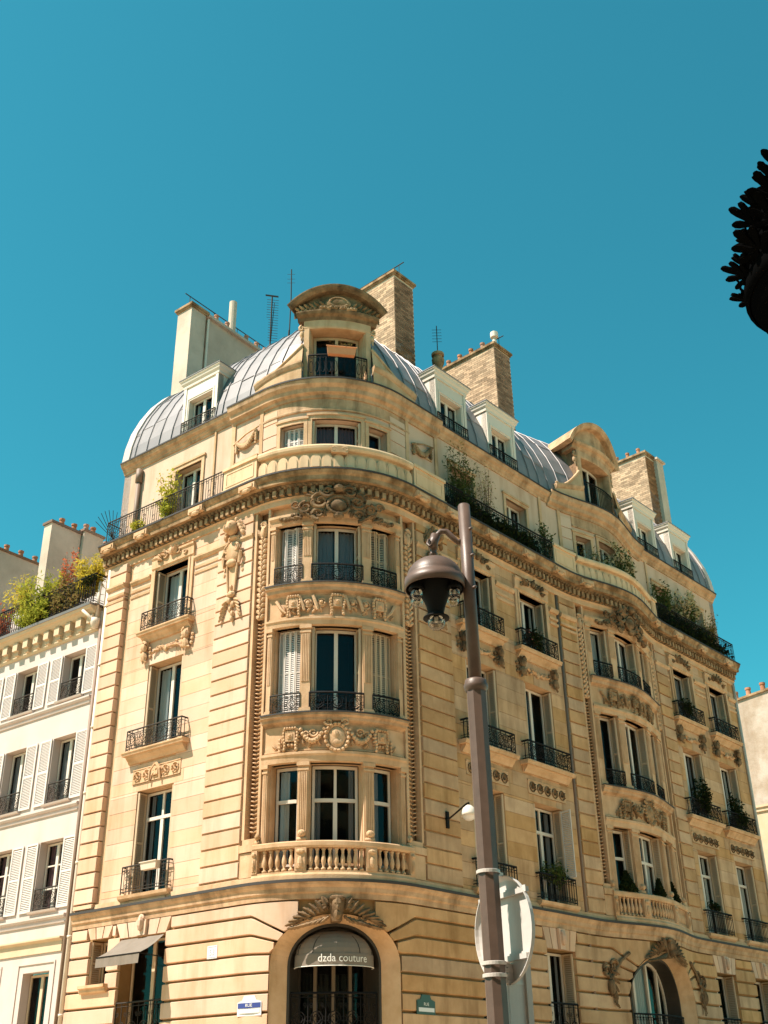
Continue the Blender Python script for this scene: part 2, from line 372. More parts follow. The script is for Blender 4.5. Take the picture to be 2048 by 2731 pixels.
# rusticated quoin panels: courses between z grooves 13.58 + k*.42
def quoins(u0, u1, z0=6.66, z1=17.28, d=.045, ret=None):
    gz = [z0]+[13.58+.4225*k for k in range(-16, 9) if z0+.15 < 13.58+.4225*k < z1-.1]+[z1]
    for a, c in zip(gz, gz[1:]):
        mb = MB(); g = .021; dd = d+random.uniform(-.003, .003); e = .02
        mb.box(u0, u1, -.06, dd-.02, a+g, c-g); mb.block(u0+.012, u1-.012, a+g+e*.5, u0+.012, u1-.012, c-g-e*.5, dd-.02, dd)
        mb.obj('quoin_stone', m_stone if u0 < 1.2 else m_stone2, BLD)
QP = [(-8.82, -8.0), (-3.92, -2.5), (2.86, 4.34), (10.38, 11.24), (16.72, 17.62)]
for a, c in QP: quoins(a, c, d=.15 if a < -8 else .045)
b = MB(); b.box(UL, -8.84, -.06, -.03, 6.66, 17.3); b.obj('recess', m_trim, BLD)

# ---------------------------------------------------------------- ground floor courses and arches
def zarch(u):
    z = 0
    for c, w, zs, zt in ARCH:
        if abs(u-c) < w: z = max(z, zs+(zt-zs)*sqrt(max(0, 1-((u-c)/w)**2)))
    return z
def joint(z, u):
    if z > 6.15: return z
    for c, w, zs, zt in ARCH:
        x = abs(u-c); L = w+.55
        if x < L: return z-(L-x)*max(0, (z-4.9))*.5
    return z
JZ = [6.18]+[5.85-.43*k for k in range(0, 14)]
KST = [(-8.2, -7.12), (-7.0, -4.82), (4.9, 6.65), (7.82, 9.58), (17.9, 19.6), (20.8, 22.5)]
for z1, z0 in zip(JZ, JZ[1:]):
    if z0 < .1: break
    ops = [o for o in GO]
    if z1 > 6: ops = ops+[(a, c, 5.8, 6.3) for a, c in KST]+[(c-.95, c+.95, 5.8, 6.3) for c, *_ in ARCH]
    for x, y in free(UL+.36, UR, z0, z1, ops):
        g = .024; st = .11 if any(x < c+w+.8 and y > c-w-.8 for c, w, *_ in ARCH) else .5
        cur = []; seg = []; n = max(1, int((y-x)/st))
        for i in range(n+1):
            u = x+(y-x)*i/n; lo = max(joint(z0, u)+g, zarch(u)); hi = joint(z1, u)-g
            if lo < hi-.01: cur.append((u, lo, hi))
            else:
                if len(cur) > 1: seg.append(cur)
                cur = []
        if len(cur) > 1: seg.append(cur)
        for cur in seg:
            mb = MB(); V = []; F = []; near = any(abs(cur[0][0]-c) < w+.1 or abs(cur[-1][0]-c) < w+.1 or (cur[0][0] < c < cur[-1][0]) for c, w, *_ in ARCH)
            db = -.5 if near else -.08
            for u, lo, hi in cur: V += [P(u, db, lo), P(u, .0, lo), P(u, .05, lo+.02), P(u, .05, hi-.02), P(u, 0, hi), P(u, db, hi)]
            k = 6
            for i in range(len(cur)-1): F += [(k*i+j, k*i+k+j, k*i+k+(j+1) % k, k*i+(j+1) % k) for j in range(k)]
            F += [tuple(range(k)), tuple(range(k*(len(cur)-1)+k-1, k*(len(cur)-1)-1, -1))]
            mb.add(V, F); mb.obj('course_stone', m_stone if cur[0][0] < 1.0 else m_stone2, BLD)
# flat arches over the ground floor openings: fan of voussoirs and a keystone
for (a, c), (o0, o1, _, zt) in zip(KST, GO):
    n = 3 if c-a < 1.3 else 5; 
    for i in range(n):
        t0, t1 = i/n, (i+1)/n; mb = MB(); w0, w1 = o0+(o1-o0)*t0, o0+(o1-o0)*t1; v0, v1 = a+(c-a)*t0, a+(c-a)*t1
        key = (i == n//2 and n == 5)
        mb.block(w0+.02, w1-.02, zt+.01, v0+.02, v1-.02, 6.17, -.3, .13 if key else .05)
        if key: mb.blob((w0+w1)/2, .16, zt+.3, .1, .1, .2); mb.scroll((w0+w1)/2, .15, zt+.42, .1, 1.2, 0, 1, .03)
        mb.obj('keystone' if key else 'voussoir', m_stone, BLD)
# corner arch: mask, palm leaves and fan joints above the shop window
LT, LWd = (0, .14, .26, .4, .5, .64, .76, .88, 1), (.25, .8, .55, 1, .6, .85, .45, .5, 0)
def leaf(mb, u, z, L, w, a, d=.06):
    """cut acanthus leaf: serrated outline, raised midrib, tip curling out"""
    ca, sa = cos(a), sin(a); V = []; F = []
    for t, h in zip(LT, LWd):
        x = t*L; c_ = d+.03*sin(pi*t)+.05*t*t
        for s_, o in ((-1, -.02), (0, .035), (1, -.02)): y = s_*h*w*.6; V.append(P(u+x*ca-y*sa, c_+o*(1 if h else 0), z+x*sa+y*ca))
    for i in range(len(LT)-1):
        for j in (0, 1): F.append((3*i+j, 3*i+3+j, 3*i+4+j, 3*i+1+j))
    mb.add(V, F)
for c, sc, top in ((.16, 1.0, 6.0), (13.9, 1.05, 6.06)):
    mb = MB()
    for s in (-1, 1):
        for i in range(8):
            x = c+s*(.2+.1*i)*sc; z = top-.02-.035*i
            leaf(mb, x, z-.06, .34*sc, .12, (pi/2 if s > 0 else pi/2)-s*(.5+.2*i), .09); leaf(mb, x-s*.03, z-.2, .3*sc, .1, -pi/2+s*(.9+.08*i), .08)
        mb.scroll(c+s*.36, .1, top+.05, .15, 1.6, pi/2, s, .045, .02); mb.scroll(c+s*.62, .07, top-.22, .12, 1.4, 0, -s, .035, .015)
    mb.blob(c, .17, top+.02, .13, .14, .2); mb.blob(c, .28, top-.06, .035, .06, .07); mb.blob(c-.05, .27, top+.05, .03, .03, .02); mb.blob(c+.05, .27, top+.05, .03, .03, .02)
    mb.blob(c, .2, top-.2, .09, .12, .12); mb.blob(c, .18, top+.18, .2, .08, .07)
    mb.poly([(c-.2, top+.2), (c+.2, top+.2), (c+.12, top-.34), (c-.12, top-.34)], -.3, .1)
    mb.obj('mask_keystone', m_soot2, BLD, smooth=2)
for c, w, zs, zt in ARCH:                                            # splayed band round the arch and its soffit
    mb = MB(); n = 28; V = []; F = []
    for i in range(n+1):
        a = pi*i/n; x, z = cos(a), sin(a)
        V += [P(c+w*x, .05, zs+(zt-zs)*z), P(c+(w-.3)*x, -.36, zs+(zt-zs-.16)*z)]
    for i in range(n): F.append((2*i, 2*i+1, 2*i+3, 2*i+2))
    k = len(V)
    for s in (1, -1): V += [P(c+s*w, .05, 0), P(c+s*(w-.3), -.36, 0), P(c+s*w, .05, zs), P(c+s*(w-.3), -.36, zs)]
    for o in (k, k+4): F.append((o, o+1, o+3, o+2))
    mb.add(V, F); mb.obj('arch_reveal', m_trim, BLD)
    mb = MB(); V = []; w2, t2 = w-.3, zt-.16; F = []                # lining behind it, darkened to stand in for recess shade
    for i in range(n+1):
        a = pi*i/n; x, z = cos(a), sin(a); V += [P(c+w2*x, -.36, zs+(t2-zs)*z), P(c+(w2-.07)*x, -.36, zs+(t2-zs-.07)*z), P(c+(w2-.07)*x, -1.05, zs+(t2-zs-.07)*z)]
    for i in range(n): F += [(3*i+j, 3*i+j+1, 3*i+j+4, 3*i+j+3) for j in (0, 1)]
    k = len(V)
    for s in (1, -1): V += [P(c+s*w2, -.36, 0), P(c+s*(w2-.07), -.36, 0), P(c+s*(w2-.07), -1.05, 0), P(c+s*w2, -.36, zs), P(c+s*(w2-.07), -.36, zs), P(c+s*(w2-.07), -1.05, zs)]
    for o in (k, k+6): F += [(o, o+1, o+4, o+3), (o+1, o+2, o+5, o+4)]
    mb.add(V, F); mb.obj('arch_lining', m_tim, BLD)

# ---------------------------------------------------------------- string course, bands and ledges
def sw(name, prof, u0, u1, m=None, st=.16):
    mb = MB(); mb.sweep(prof, u0, u1, st); return mb.obj(name, m or m_trim, BLD)
sw('string_course', [(-.2, 6.18), (.06, 6.18), (.07, 6.3), (.11, 6.34), (.12, 6.44), (.17, 6.5), (.19, 6.56), (.19, 6.6), (-.2, 6.63)], UL+.35, UR, m_trim2)
sw('plinth_band', [(-.2, 6.63), (.075, 6.63), (.06, 6.78), (-.2, 6.8)], UL+.35, UR)
LEDGE = lambda z0, z1, dp: [(-.3, z0), (-.08, z0), (-.05, z0+.05), (dp*.45, z0+.1), (dp*.55, z1-.13), (dp, z1-.08), (dp, z1), (-.3, z1+.01)]
for key, (u0, u1) in {'corner': (-1.9, 2.2), 'side': (11.7, 16.22)}.items():
    cx = CB if key == 'corner' else RB
    sw('bay_ledge', LEDGE(14.28, 14.6, .14), u0, u1, m_trim2); sw('bay_ledge', LEDGE(10.56, 10.86, .14), u0, u1, m_trim2)
    sw('bay_lintel', [(-.3, 13.38), (.0, 13.38), (.02, 13.5), (.05, 13.54), (.05, 13.6), (-.3, 13.62)], u0, u1)
    sw('bay_lintel', [(-.3, 9.58), (.0, 9.58), (.02, 9.72), (.05, 9.77), (.05, 9.84), (-.3, 9.86)], u0, u1)
    sw('bay_lintel', [(-.3, 16.56), (-.02, 16.56), (.0, 16.7), (.06, 16.78), (.06, 16.86), (-.3, 16.88)], u0, u1)
    for z0, z1 in ((13.62, 14.28), (9.86, 10.56)): sw('frieze_panel', [(-.3, z0), (-.07, z0), (-.07, z1), (-.3, z1)], u0, u1); sw('frieze_border', [(-.1, z0+.02), (-.03, z0+.02), (-.03, z0+.06), (-.1, z0+.06)], u0+.06, u1-.06)
    # pilasters with flutes, caps and bases
    for (a, c) in ((BAYS[key][0][1], BAYS[key][1][0]), (BAYS[key][1][1], BAYS[key][2][0]), (u0+.02, BAYS[key][0][0]-.02), (BAYS[key][2][1]+.02, u1-.02)):
        for l in (1, 2, 3):
            z0, z1 = ZB[l]; mb = MB(); w = c-a
            mb.box(a+.02, c-.02, -.2, -.03, z0, z1); mb.box(a-.005, c+.005, -.2, .02, z0, z0+.12); mb.box(a+.005, c-.005, -.2, .0, z0+.12, z0+.17)
            mb.box(a-.005, c+.005, -.2, .02, z1-.1, z1-.002); mb.box(a+.008, c-.008, -.2, .0, z1-.22, z1-.17)
            k = 5 if w > .2 else 3
            for i in range(k):
                x = a+.045+(w-.09)*(i+.5)/k; hw = (w-.09)/k*.3; mb.box(x-hw, x+hw, -.04, -.012, z0+(.9 if l > 1 else .3), z1-.25)
            mb.obj('pilaster', m_trim, BLD)
for key, (u0, u1) in {'corner': (-1.9, 2.2), 'side': (11.7, 16.22)}.items():
    for z in (14.6, 10.86): sw('lead_flashing', [(-.05, z+.004), (.155, z+.004), (.155, z-.02), (.165, z-.02), (.165, z+.022), (-.05, z+.022)], u0, u1, m_lead)
sw('lead_flashing', [(-.05, 6.634), (.2, 6.604), (.2, 6.56), (.215, 6.56), (.215, 6.63), (-.05, 6.66)], UL+.35, UR, m_lead)
sw('lead_flashing', [(-.05, 18.102), (.47, 18.084), (.47, 18.05), (.485, 18.05), (.485, 18.105), (-.05, 18.125)], UL, UR, m_lead)
# carved side strips of the bays: a fillet, a sunk channel with leaves, a fillet
for (a, c) in ((-2.47, -1.9), (2.2, 2.82), (11.25, 11.7), (16.22, 16.7)):
    mb = MB(); mb.box(a, a+.09, -.2, .0, 7.75, 17.2); mb.box(c-.07, c, -.2, .0, 7.75, 17.2); mb.box(a+.002, c-.002, -.36, .03, 6.8, 7.4); mb.box(a-.01, c+.02, -.36, .07, 7.42, 7.6); mb.box(a+.03, c-.03, -.35, .0, 7.6, 7.75)
    mb.obj('strip_border', m_trim, BLD)
    mb = MB(); cx = (a+c)/2+.02; z = 7.95; w = (c-a)*.33
    while z < 13.7:
        for s in (-1, 1): mb.blob(cx+s*w*.42, -.15, z, w*.5, .06, .022, s*.25, 6, 4)
        z += .112
    mb.obj('ribbed_strip', m_trim, BLD, smooth=True); mb = MB(); z = 13.85
    while z < 16.3:
        for s in (-1, 1): mb.blob(cx+s*w*.4, -.07, z, w*.6, .09, .07, s*.7, 6, 4)
        mb.blob(cx, -.02, z+.08, .05, .06, .06, 0, 6, 4); z += .17
    mb.scroll(cx, -.03, 16.75, .13, 1.7, -pi/2, 1, .05, .02); mb.blob(cx, -.02, 16.5, .09, .07, .2); mb.scroll(cx, -.03, 16.4, .1, 1.4, pi/2, -1, .035, .02)
    leaf(mb, cx-.08, 16.35, .3, .1, pi/2+.3, -.03); leaf(mb, cx+.08, 16.35, .3, .1, pi/2-.3, -.03)
    mb.obj('leaf_garland', m_trim, BLD, smooth=2)
# third-floor impost bands on the flat walls
for a, c in ((-7.84, WC['L']-HW-.25), (WC['L']+HW+.25, -2.5), (2.86, WC['A']-HW-.25), (WC['A']+HW+.25, WC['B']-HW-.25), (WC['B']+HW+.25, 10.2), (10.38, 11.24), (16.72, WC['C']-HW-.25), (WC['C']+HW+.25, WC['D']-HW-.25), (WC['D']+HW+.25, UR), (-8.82, -8.0)):
    dd = .19 if a < -8 else .05 if (c-a > .7 and (a, c) not in QP) else .085
    mb = MB(); mb.sweep([(-.05, 16.42), (dd, 16.42), (dd+.05, 16.5), (dd+.05, 16.56), (-.05, 16.58)], a, c); mb.sweep([(-.05, 16.16), (dd-.02, 16.16), (dd-.01, 16.24), (-.05, 16.25)], a, c); mb.sweep([(-.05, 15.97), (dd-.02, 15.97), (dd-.01, 16.05), (-.05, 16.06)], a, c)
    mb.obj('impost_band', m_trim, BLD)
# main cornice: bed mould, dentils, corona, balcony slab
sw('architrave_band', [(-.2, 17.2), (.05, 17.2), (.06, 17.36), (.1, 17.4), (-.2, 17.42)], UL, UR, m_trim)
sw('bed_mould', [(-.2, 17.4), (.1, 17.4), (.1, 17.62), (.16, 17.65), (.24, 17.72), (.24, 17.76), (-.2, 17.78)], UL, UR, m_soot2)  # soot band, darkened further to paint in shading round the dentils
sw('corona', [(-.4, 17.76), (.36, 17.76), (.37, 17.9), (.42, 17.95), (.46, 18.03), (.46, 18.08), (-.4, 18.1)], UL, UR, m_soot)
dm = None; u = UL+.1
mb = MB(); mb.wbox((-.06, -.03, -.09), (.12, 0, 0), (0, .13, 0), (0, 0, .19)); k = 0
while u < UR-.05:
    p, n = frame(u)
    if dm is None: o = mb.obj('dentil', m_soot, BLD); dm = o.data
    else: o = link('dentil', dm, BLD)
    q = p+n*.115; o.matrix_world = Matrix(((n.y, n.x, 0, q.x), (-n.x, n.y, 0, q.y), (0, 0, 1, 17.53), (0, 0, 0, 1))); u += .225
mb = MB(); u = UL+.06                                             # egg ornament above the dentils
while u < UR: mb.blob(u, .2, 17.685, .05, .06, .05, 0, 5, 4); u += .15
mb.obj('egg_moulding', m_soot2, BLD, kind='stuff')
for u in (-8.7, -7.1, -4.6, -2.45, 2.75, 4.2, 6.2, 8.2, 10.0, 11.6, 16.3, 18.2, 20.2, 22.4):
    mb = MB(); mb.box(u-.3, u+.3, .3, .5, 17.8, 17.99); mb.box(u-.24, u+.24, .3, .53, 17.84, 17.95); mb.blob(u, .47, 17.78, .2, .08, .08, 0, 6, 4); mb.obj('cornice_block', m_trim, BLD)

# ---------------------------------------------------------------- windows
def louvre(mb, O, X, Z, Nn, w, h, pitch=.05, rail=.045):
    """louvred leaf: corner O, width along X, height along Z, outward Nn"""
    for a, c in ((0, rail), (w-rail, w)): mb.wbox(O+X*a, X*(c-a), Nn*.03, Z*h)
    for a in (0, h*.5-rail/2, h-rail): mb.wbox(O+X*rail+Z*a, X*(w-2*rail), Nn*.028, Z*rail)
    z = rail+.012
    while z < h-rail-.03:
        p = O+X*rail+Z*z; mb.add([p+Nn*.026, p+X*(w-2*rail)+Nn*.026, p+X*(w-2*rail)+Z*(pitch*.8)+Nn*.002, p+Z*(pitch*.8)+Nn*.002], [(0, 1, 2, 3)]); z += pitch
def window(par, u0, u1, z0, z1, d, transom=None, curtain=None, lights=2, fm=None, room=.7, bars=None, fw=.065, muntins=0):
    """casement: frame with panes, curtains and a dark room behind"""
    fm = fm or m_white; mb = MB(); f = fw; t = .05
    mb.box(u0, u0+f, d-t, d, z0, z1); mb.box(u1-f, u1, d-t, d, z0, z1); mb.box(u0+f, u1-f, d-t, d, z1-f, z1); mb.box(u0+f, u1-f, d-t, d, z0, z0+f*1.4)
    zt = transom or z1-f
    c = (u0+u1)/2
    if transom: mb.box(u0+f, u1-f, d-t, d+.02, transom, transom+.09)
    cols = [(u0+f, u1-f)]
    if lights == 2:
        mb.box(c-.06, c+.06, d-t, d+.012, z0+f*1.4, zt)
        if transom: mb.box(c-.04, c+.04, d-t, d, transom+.09, z1-f)
        cols = [(u0+f, c-.06), (c+.06, u1-f)]
    for x, y in cols:
        for k in range(1, muntins+1):
            z = z0+(z1-z0)*k/(muntins+1); mb.box(x, y, d-t*.8, d-.005, z-.02, z+.02)
    w = mb.obj('window', fm, par)
    rows = [(z0+f*1.4, zt)]+([(transom+.09, z1-f)] if transom else [])
    for x, y in cols:
        for a, e in rows: g = MB(); g.quad(x, y, d-.03+random.uniform(-.004, .004), a, e); g.obj('pane', m_glass, w)
    if curtain:
        kind, cover = curtain; cm = {'net': m_curt, 'plum': m_curtp, 'grey': m_curtg}[kind]
        for (x, y), s in zip(cols, (1, -1)):
            L = (y-x)*cover; xa, xb = (x, x+L) if s > 0 else (y-L, y); n = max(8, int(L/.03)); V = []; ph = random.random()*6
            for i in range(n+1):
                uu = xa+(xb-xa)*i/n; dd = d-.14+.03*sin(i*1.35+ph)+.012*sin(i*.5)
                V += [P(uu, dd, z0), P(uu, dd, z1-f)]
            g = MB(); g.add(V, [(2*i, 2*i+2, 2*i+3, 2*i+1) for i in range(n)]); g.obj('curtain', cm, w, smooth=True)
    r = MB(); a, e = d-.2, d-.2-room
    V = [P(u0-.1, a, z0-.05), P(u1+.1, a, z0-.05), P(u1+.1, a, z1+.05), P(u0-.1, a, z1+.05), P(u0-.1, e, z0-.05), P(u1+.1, e, z0-.05), P(u1+.1, e, z1+.05), P(u0-.1, e, z1+.05)]
    V += [P(u0, d-.05, z0), P(u1, d-.05, z0), P(u1, d-.05, z1), P(u0, d-.05, z1)]
    r.add(V, [(4, 5, 6, 7), (0, 4, 7, 3), (1, 2, 6, 5), (3, 7, 6, 2), (0, 1, 5, 4), (8, 0, 3, 11), (9, 10, 2, 1), (8, 9, 1, 0), (11, 3, 2, 10)]); r.obj('room', m_dark, w)
    return w
def jamb_shutters(w, u0, u1, z0, z1, d0, d1, m, sides='lr', leaves=1):
    """leaves folded back against the reveals"""
    for s in sides:
        for k in range(leaves):
            mb = MB(); u = (u0+.01+.036*k) if s == 'l' else (u1-.01-.036*k); p, n = frame(u); n3 = Vector((n.x, n.y, 0)); x = n3; t3 = Vector((n.y, -n.x, 0)); t3 = t3 if t3.dot(P(u+.01, 0, 0)-P(u, 0, 0)) > 0 else -t3
            louvre(mb, P(u, d0, z0+.02), x, Vector((0, 0, 1)), t3 if s == 'l' else -t3, d1-d0, z1-z0-.04, .055); mb.obj('shutter', m, w)
def closed_shutters(w, u0, u1, z0, z1, d, m, n=4, zig=.0):
    """louvred leaves drawn across the window"""
    for i in range(n):
        a, c = u0+(u1-u0)*i/n, u0+(u1-u0)*(i+1)/n; da, dc = (d, d+zig) if i % 2 == 0 else (d+zig, d)
        A, B_ = P(a+.004, da, z0), P(c-.004, dc, z0); X = (B_-A); L = X.length; X.normalize(); N_ = Vector((X.y, -X.x, 0)); _, n0 = frame((a+c)/2); N_ = N_ if N_.dot(Vector((n0.x, n0.y, 0))) > 0 else -N_
        mb = MB(); louvre(mb, A, X, Vector((0, 0, 1)), N_, L, z1-z0, .055, .03); mb.obj('shutter', m, w)
def rail(name, par, u0, u1, z0, z1, d, kind='scroll', ret=None, m=None, st=.25):
    """wrought iron railing along the front, ret = depth of the wall its side returns run back to"""
    mb = MB(); kk = 1.3 if m is not m_ironb else 1.0; r = .012*kk
    runs = [[(u, d) for u in us(u0, u1, .15)]]
    if ret is not None: runs += [[(u0, ret), (u0, d)], [(u1, d), (u1, ret)]]
    for run in runs:
        mb.ftube([(u, x, z1) for u, x in run], .022*kk, 4); mb.ftube([(u, x, z1-.09) for u, x in run], .009, 4); mb.ftube([(u, x, z0+.04) for u, x in run], .014, 4); mb.ftube([(u, x, z0+.12) for u, x in run], .008, 4)
    L = u1-u0; h = z1-z0; zc = (z0+z1)/2
    for u in (u0, u1): mb.ftube([(u, d, z0-.02), (u, d, z1+.01)], .017, 4)
    if kind in ('scroll', 'small'):
        n = max(1, round(L/.46)); w = L/n
        for i in range(n):
            c = u0+w*(i+.5); R = min(w*.34, h*.27)
            mb.ring(c, d, zc, R, .011*kk, 12); mb.ring(c, d, zc, R*.62, .009*kk, 9)
            for k in range(4): a = k*pi/2+.3; mb.ftube([(c+R*.15*cos(a), d, zc+R*.15*sin(a)), (c+R*.5*cos(a+.5), d, zc+R*.5*sin(a+.5)), (c+R*.9*cos(a+1.2), d, zc+R*.9*sin(a+1.2))], .009, 4)
            for s in (-1, 1):
                mb.ring(c+s*w*.42, d, zc, w*.1, .008, 8); mb.scroll(c+s*w*.3, d, zc+h*.27, w*.13, 1.2, -pi/2, s, .009, None, 10); mb.scroll(c+s*w*.3, d, zc-h*.27, w*.13, 1.2, pi/2, -s, .009, None, 10)
            mb.ftube([(c, d, z0+.04), (c, d, zc-R)], r, 4); mb.ftube([(c, d, zc+R), (c, d, z1)], r, 4)
            if i: mb.ftube([(u0+w*i, d, z0), (u0+w*i, d, z1)], r*.8, 4)
        if ret is not None:
            for u in (u0, u1):
                x = (ret+d)/2; mb.ftube([(u, x, z0), (u, x, z1)], r, 4)
    elif kind == 'bars':
        n = max(2, round(L/.105))
        for i in range(n+1):
            u = u0+L*i/n; mb.ftube([(u, d, z0+.04), (u, d, z1-.02)], .009*kk, 4)
            if i < n and i % 2 == 0: mb.ring(u+L/n/2, d, z1-.15, L/n*.42, .007, 7); 
            if i < n and i % 6 == 3: mb.ring(u+L/n/2, d, z0+.3, L/n*.45, .008, 8, 4, 2.2)
        for s in range(int(L/1.6)+1):
            u = min(u1-.2, u0+.2+1.6*s)
            for k in range(3): mb.scroll(u, d, z0+.2+.18*k, .08, 1.3, 0, 1 if k % 2 else -1, .009, None, 10)
    elif kind == 'plain':
        n = max(2, round(L/.12))
        for i in range(n+1): u = u0+L*i/n; mb.ftube([(u, d, z0+.04), (u, d, z1-.02)], .01*kk, 4)
        for i in range(n):
            u = u0+L*(i+.5)/n; mb.ring(u, d, z0+.12, L/n*.4, .006, 7); mb.ring(u, d, z1-.13, L/n*.4, .006, 7)
    elif kind == 'oval':
        n = max(2, round(L/.2))
        for i in range(n):
            c = u0+L*(i+.5)/n; mb.ring(c, d, zc, L/n*.34, .011, 12, 4, 3.2); mb.ftube([(u0+L*i/n, d, z0), (u0+L*i/n, d, z1)], .011, 4); mb.ring(c, d, z1-.09, .035, .007, 6); mb.ring(c, d, z0+.09, .035, .007, 6)
    return mb.obj(name, m or m_iron, par)

CUR = {('L', 1): ('grey', .3), ('A', 1): ('net', .5), ('A', 2): ('grey', .3), ('B', 3): ('net', .2), ('C', 2): ('grey', .35), ('D', 2): ('net', .25), ('L', 3): ('net', .9), ('L', 2): ('net', .6), ('A', 3): ('grey', .4), ('B', 1): ('grey', .3), ('C', 1): ('net', .45), ('D', 1): ('net', .4), ('D', 3): ('grey', .9), ('C', 3): ('grey', .6)}
for key, c in WC.items():
    for l in (1, 2, 3):
        z0, z1 = ZL[l]; u0, u1 = c-HW, c+HW
        w = window(BLD, u0+.05, u1-.05, z0, z1-.03, -.34, transom=z0+2.0 if l == 1 else None, curtain=CUR.get((key, l)))
        jamb_shutters(w, u0, u1, z0, z1-.02, -.31, -.03, m_shut, 'lr', 2)
        if key == 'B' and l == 1:                                  # its outer leaf stands open
            mb = MB(); p = P(u1-.06, -.02, z0+.0); _, n = frame(u1); X = (Vector((n.x, n.y, 0))*.98-dR*.17).normalized(); louvre(mb, P(u1-.02, -.05, z0+.75), X, Vector((0, 0, 1)), -dR, .42, 2.0, .055); mb.obj('shutter', m_shutw, w)
        m = m_ironb if key == 'L' else m_iron
        if l == 3:
            mb = MB(); mb.sweep([(-.3, 16.62), (.03, 16.62), (.03, 16.66), (.075, 16.7), (.08, 16.98), (.12, 17.03), (.12, 17.1), (-.1, 17.12)], u0-.2, u1+.2)
            for a, e in ((u0-.2, u0-.0), (u1+.0, u1+.2)): mb.box(a, e, -.1, .06, 14.6, 16.62); mb.box(a+(.12 if a < c else .0), a+(.2 if a < c else .08), -.1, .085, 14.6, 16.62)
            mb.obj('window_surround', m_trim, BLD)
            mb = MB()
            for i in range(11): x = random.uniform(-.5, .5); leaf(mb, c+x, 16.86+random.uniform(-.05, .12)+.12*(1-abs(x)*2), .22, .09, pi/2-x*2.4+random.uniform(-.5, .5), .12)
            for s in (-1, 1): mb.scroll(c+s*.3, .12, 17.0, .13, 1.4, pi/2, s, .035, .015); mb.scroll(c+s*.58, .1, 16.88, .09, 1.3, 0, -s, .03, .012)
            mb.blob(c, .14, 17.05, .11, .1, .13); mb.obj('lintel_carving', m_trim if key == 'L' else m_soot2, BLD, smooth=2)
        if l in (2, 3):
            zt = {3: 14.57, 2: 10.87}[l]; hw = {3: 1.14, 2: 1.28}[l]
            bal = MB(); dp = .3
            bal.sweep([(-.1, zt-.13), (dp-.04, zt-.13), (dp-.02, zt-.07), (dp, zt-.05), (dp, zt-.01), (-.1, zt)], c-hw, c+hw)
            bal.sweep([(-.1, zt-.34), (.06, zt-.34), (.1, zt-.27), (dp-.12, zt-.19), (dp-.1, zt-.13), (-.1, zt-.13)], c-hw+.1, c+hw-.1)
            bo = bal.obj('balcony', m_trim, BLD)
            rail('railing', bo, c-hw+.14, c+hw-.14, zt+.02, zt+.6, dp-.06, 'scroll', -.02, m)
            if l == 3:
                for s in (-1, 1):
                    mb = MB(); x = c+s*.9; mb.box(x-.1, x+.1, -.05, .13, zt-.5, zt-.33)
                    mb.scroll(x, .16, zt-.46, .12, 1.5, pi/2, s, .05, .02); mb.blob(x, .12, zt-.52, .13, .11, .14); mb.blob(x, .1, zt-.78, .12, .1, .17, 0, 7, 5, .45)
                    for k in range(5): leaf(mb, x+random.uniform(-.05, .05), zt-.6-.07*k, .2, .09, -pi/2+random.uniform(-1.3, 1.3), .06)
                    for q in (-1, 1):
                        for k in range(3): mb.blob(x+q*.2+random.uniform(-.03, .03), .035, zt-.55-.13*k, .06, .05, .06, 0, 6, 4)
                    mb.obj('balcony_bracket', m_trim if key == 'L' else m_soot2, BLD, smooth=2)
                mb = MB()
                for i in range(8): x = -.42+.12*i; leaf(mb, c+x, zt-.72+.1*abs(x), .2, .1, (0 if x > 0 else pi)+random.uniform(-.7, .7), .03); mb.scroll(c+x, .03, zt-.66+.1*abs(x), .07, 1.2, i, 1 if i % 2 else -1, .02, .01, 10)
                mb.blob(c, .04, zt-.72, .09, .06, .09); mb.obj('swag_carving', m_trim, BLD, smooth=2)
            else:
                mb = MB(); mb.box(c-.99, c+.99, -.05, .02, 9.93, 10.35); mb.box(c-.99, c+.99, .0, .035, 9.93, 9.96); mb.box(c-.99, c+.99, .0, .035, 10.32, 10.35); po = mb.obj('rosette_panel', m_trim, BLD)
                mb = MB()
                for i in range(5):
                    x = c-.78+.39*i; mb.ring(x, .03, 10.14, .14, .022, 14, 5); mb.blob(x, .03, 10.14, .06, .05, .06)
                    for k in range(4): leaf(mb, x, 10.14, .13, .06, k*pi/2+pi/4, .03)
                    if key == 'L' and i == 2:
                        for s in (-1, 1): mb.ftube([(x+s*.02, .06, 10.38), (x+s*.2, .08, 10.2), (x+s*.22, .07, 9.9)], .05, 6, False, .03)
                        mb.box(x-.13, x+.13, 0, .09, 10.05, 10.3)
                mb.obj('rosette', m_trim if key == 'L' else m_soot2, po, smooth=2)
        else:
            mb = MB(); mb.sweep([(-.3, 6.72), (.1, 6.72), (.18, 6.78), (.2, 6.86), (-.3, 6.88)], c-.98, c+.98); mb.sweep([(-.1, 6.62), (.1, 6.62), (.12, 6.7), (-.1, 6.72)], c-.85, c+.85); so_ = mb.obj('window_sill', m_trim, BLD)
            rail('railing', so_, c-.93, c+.93, 6.92, 7.62, .13, 'bars' if key == 'L' else 'plain', -.02, m)
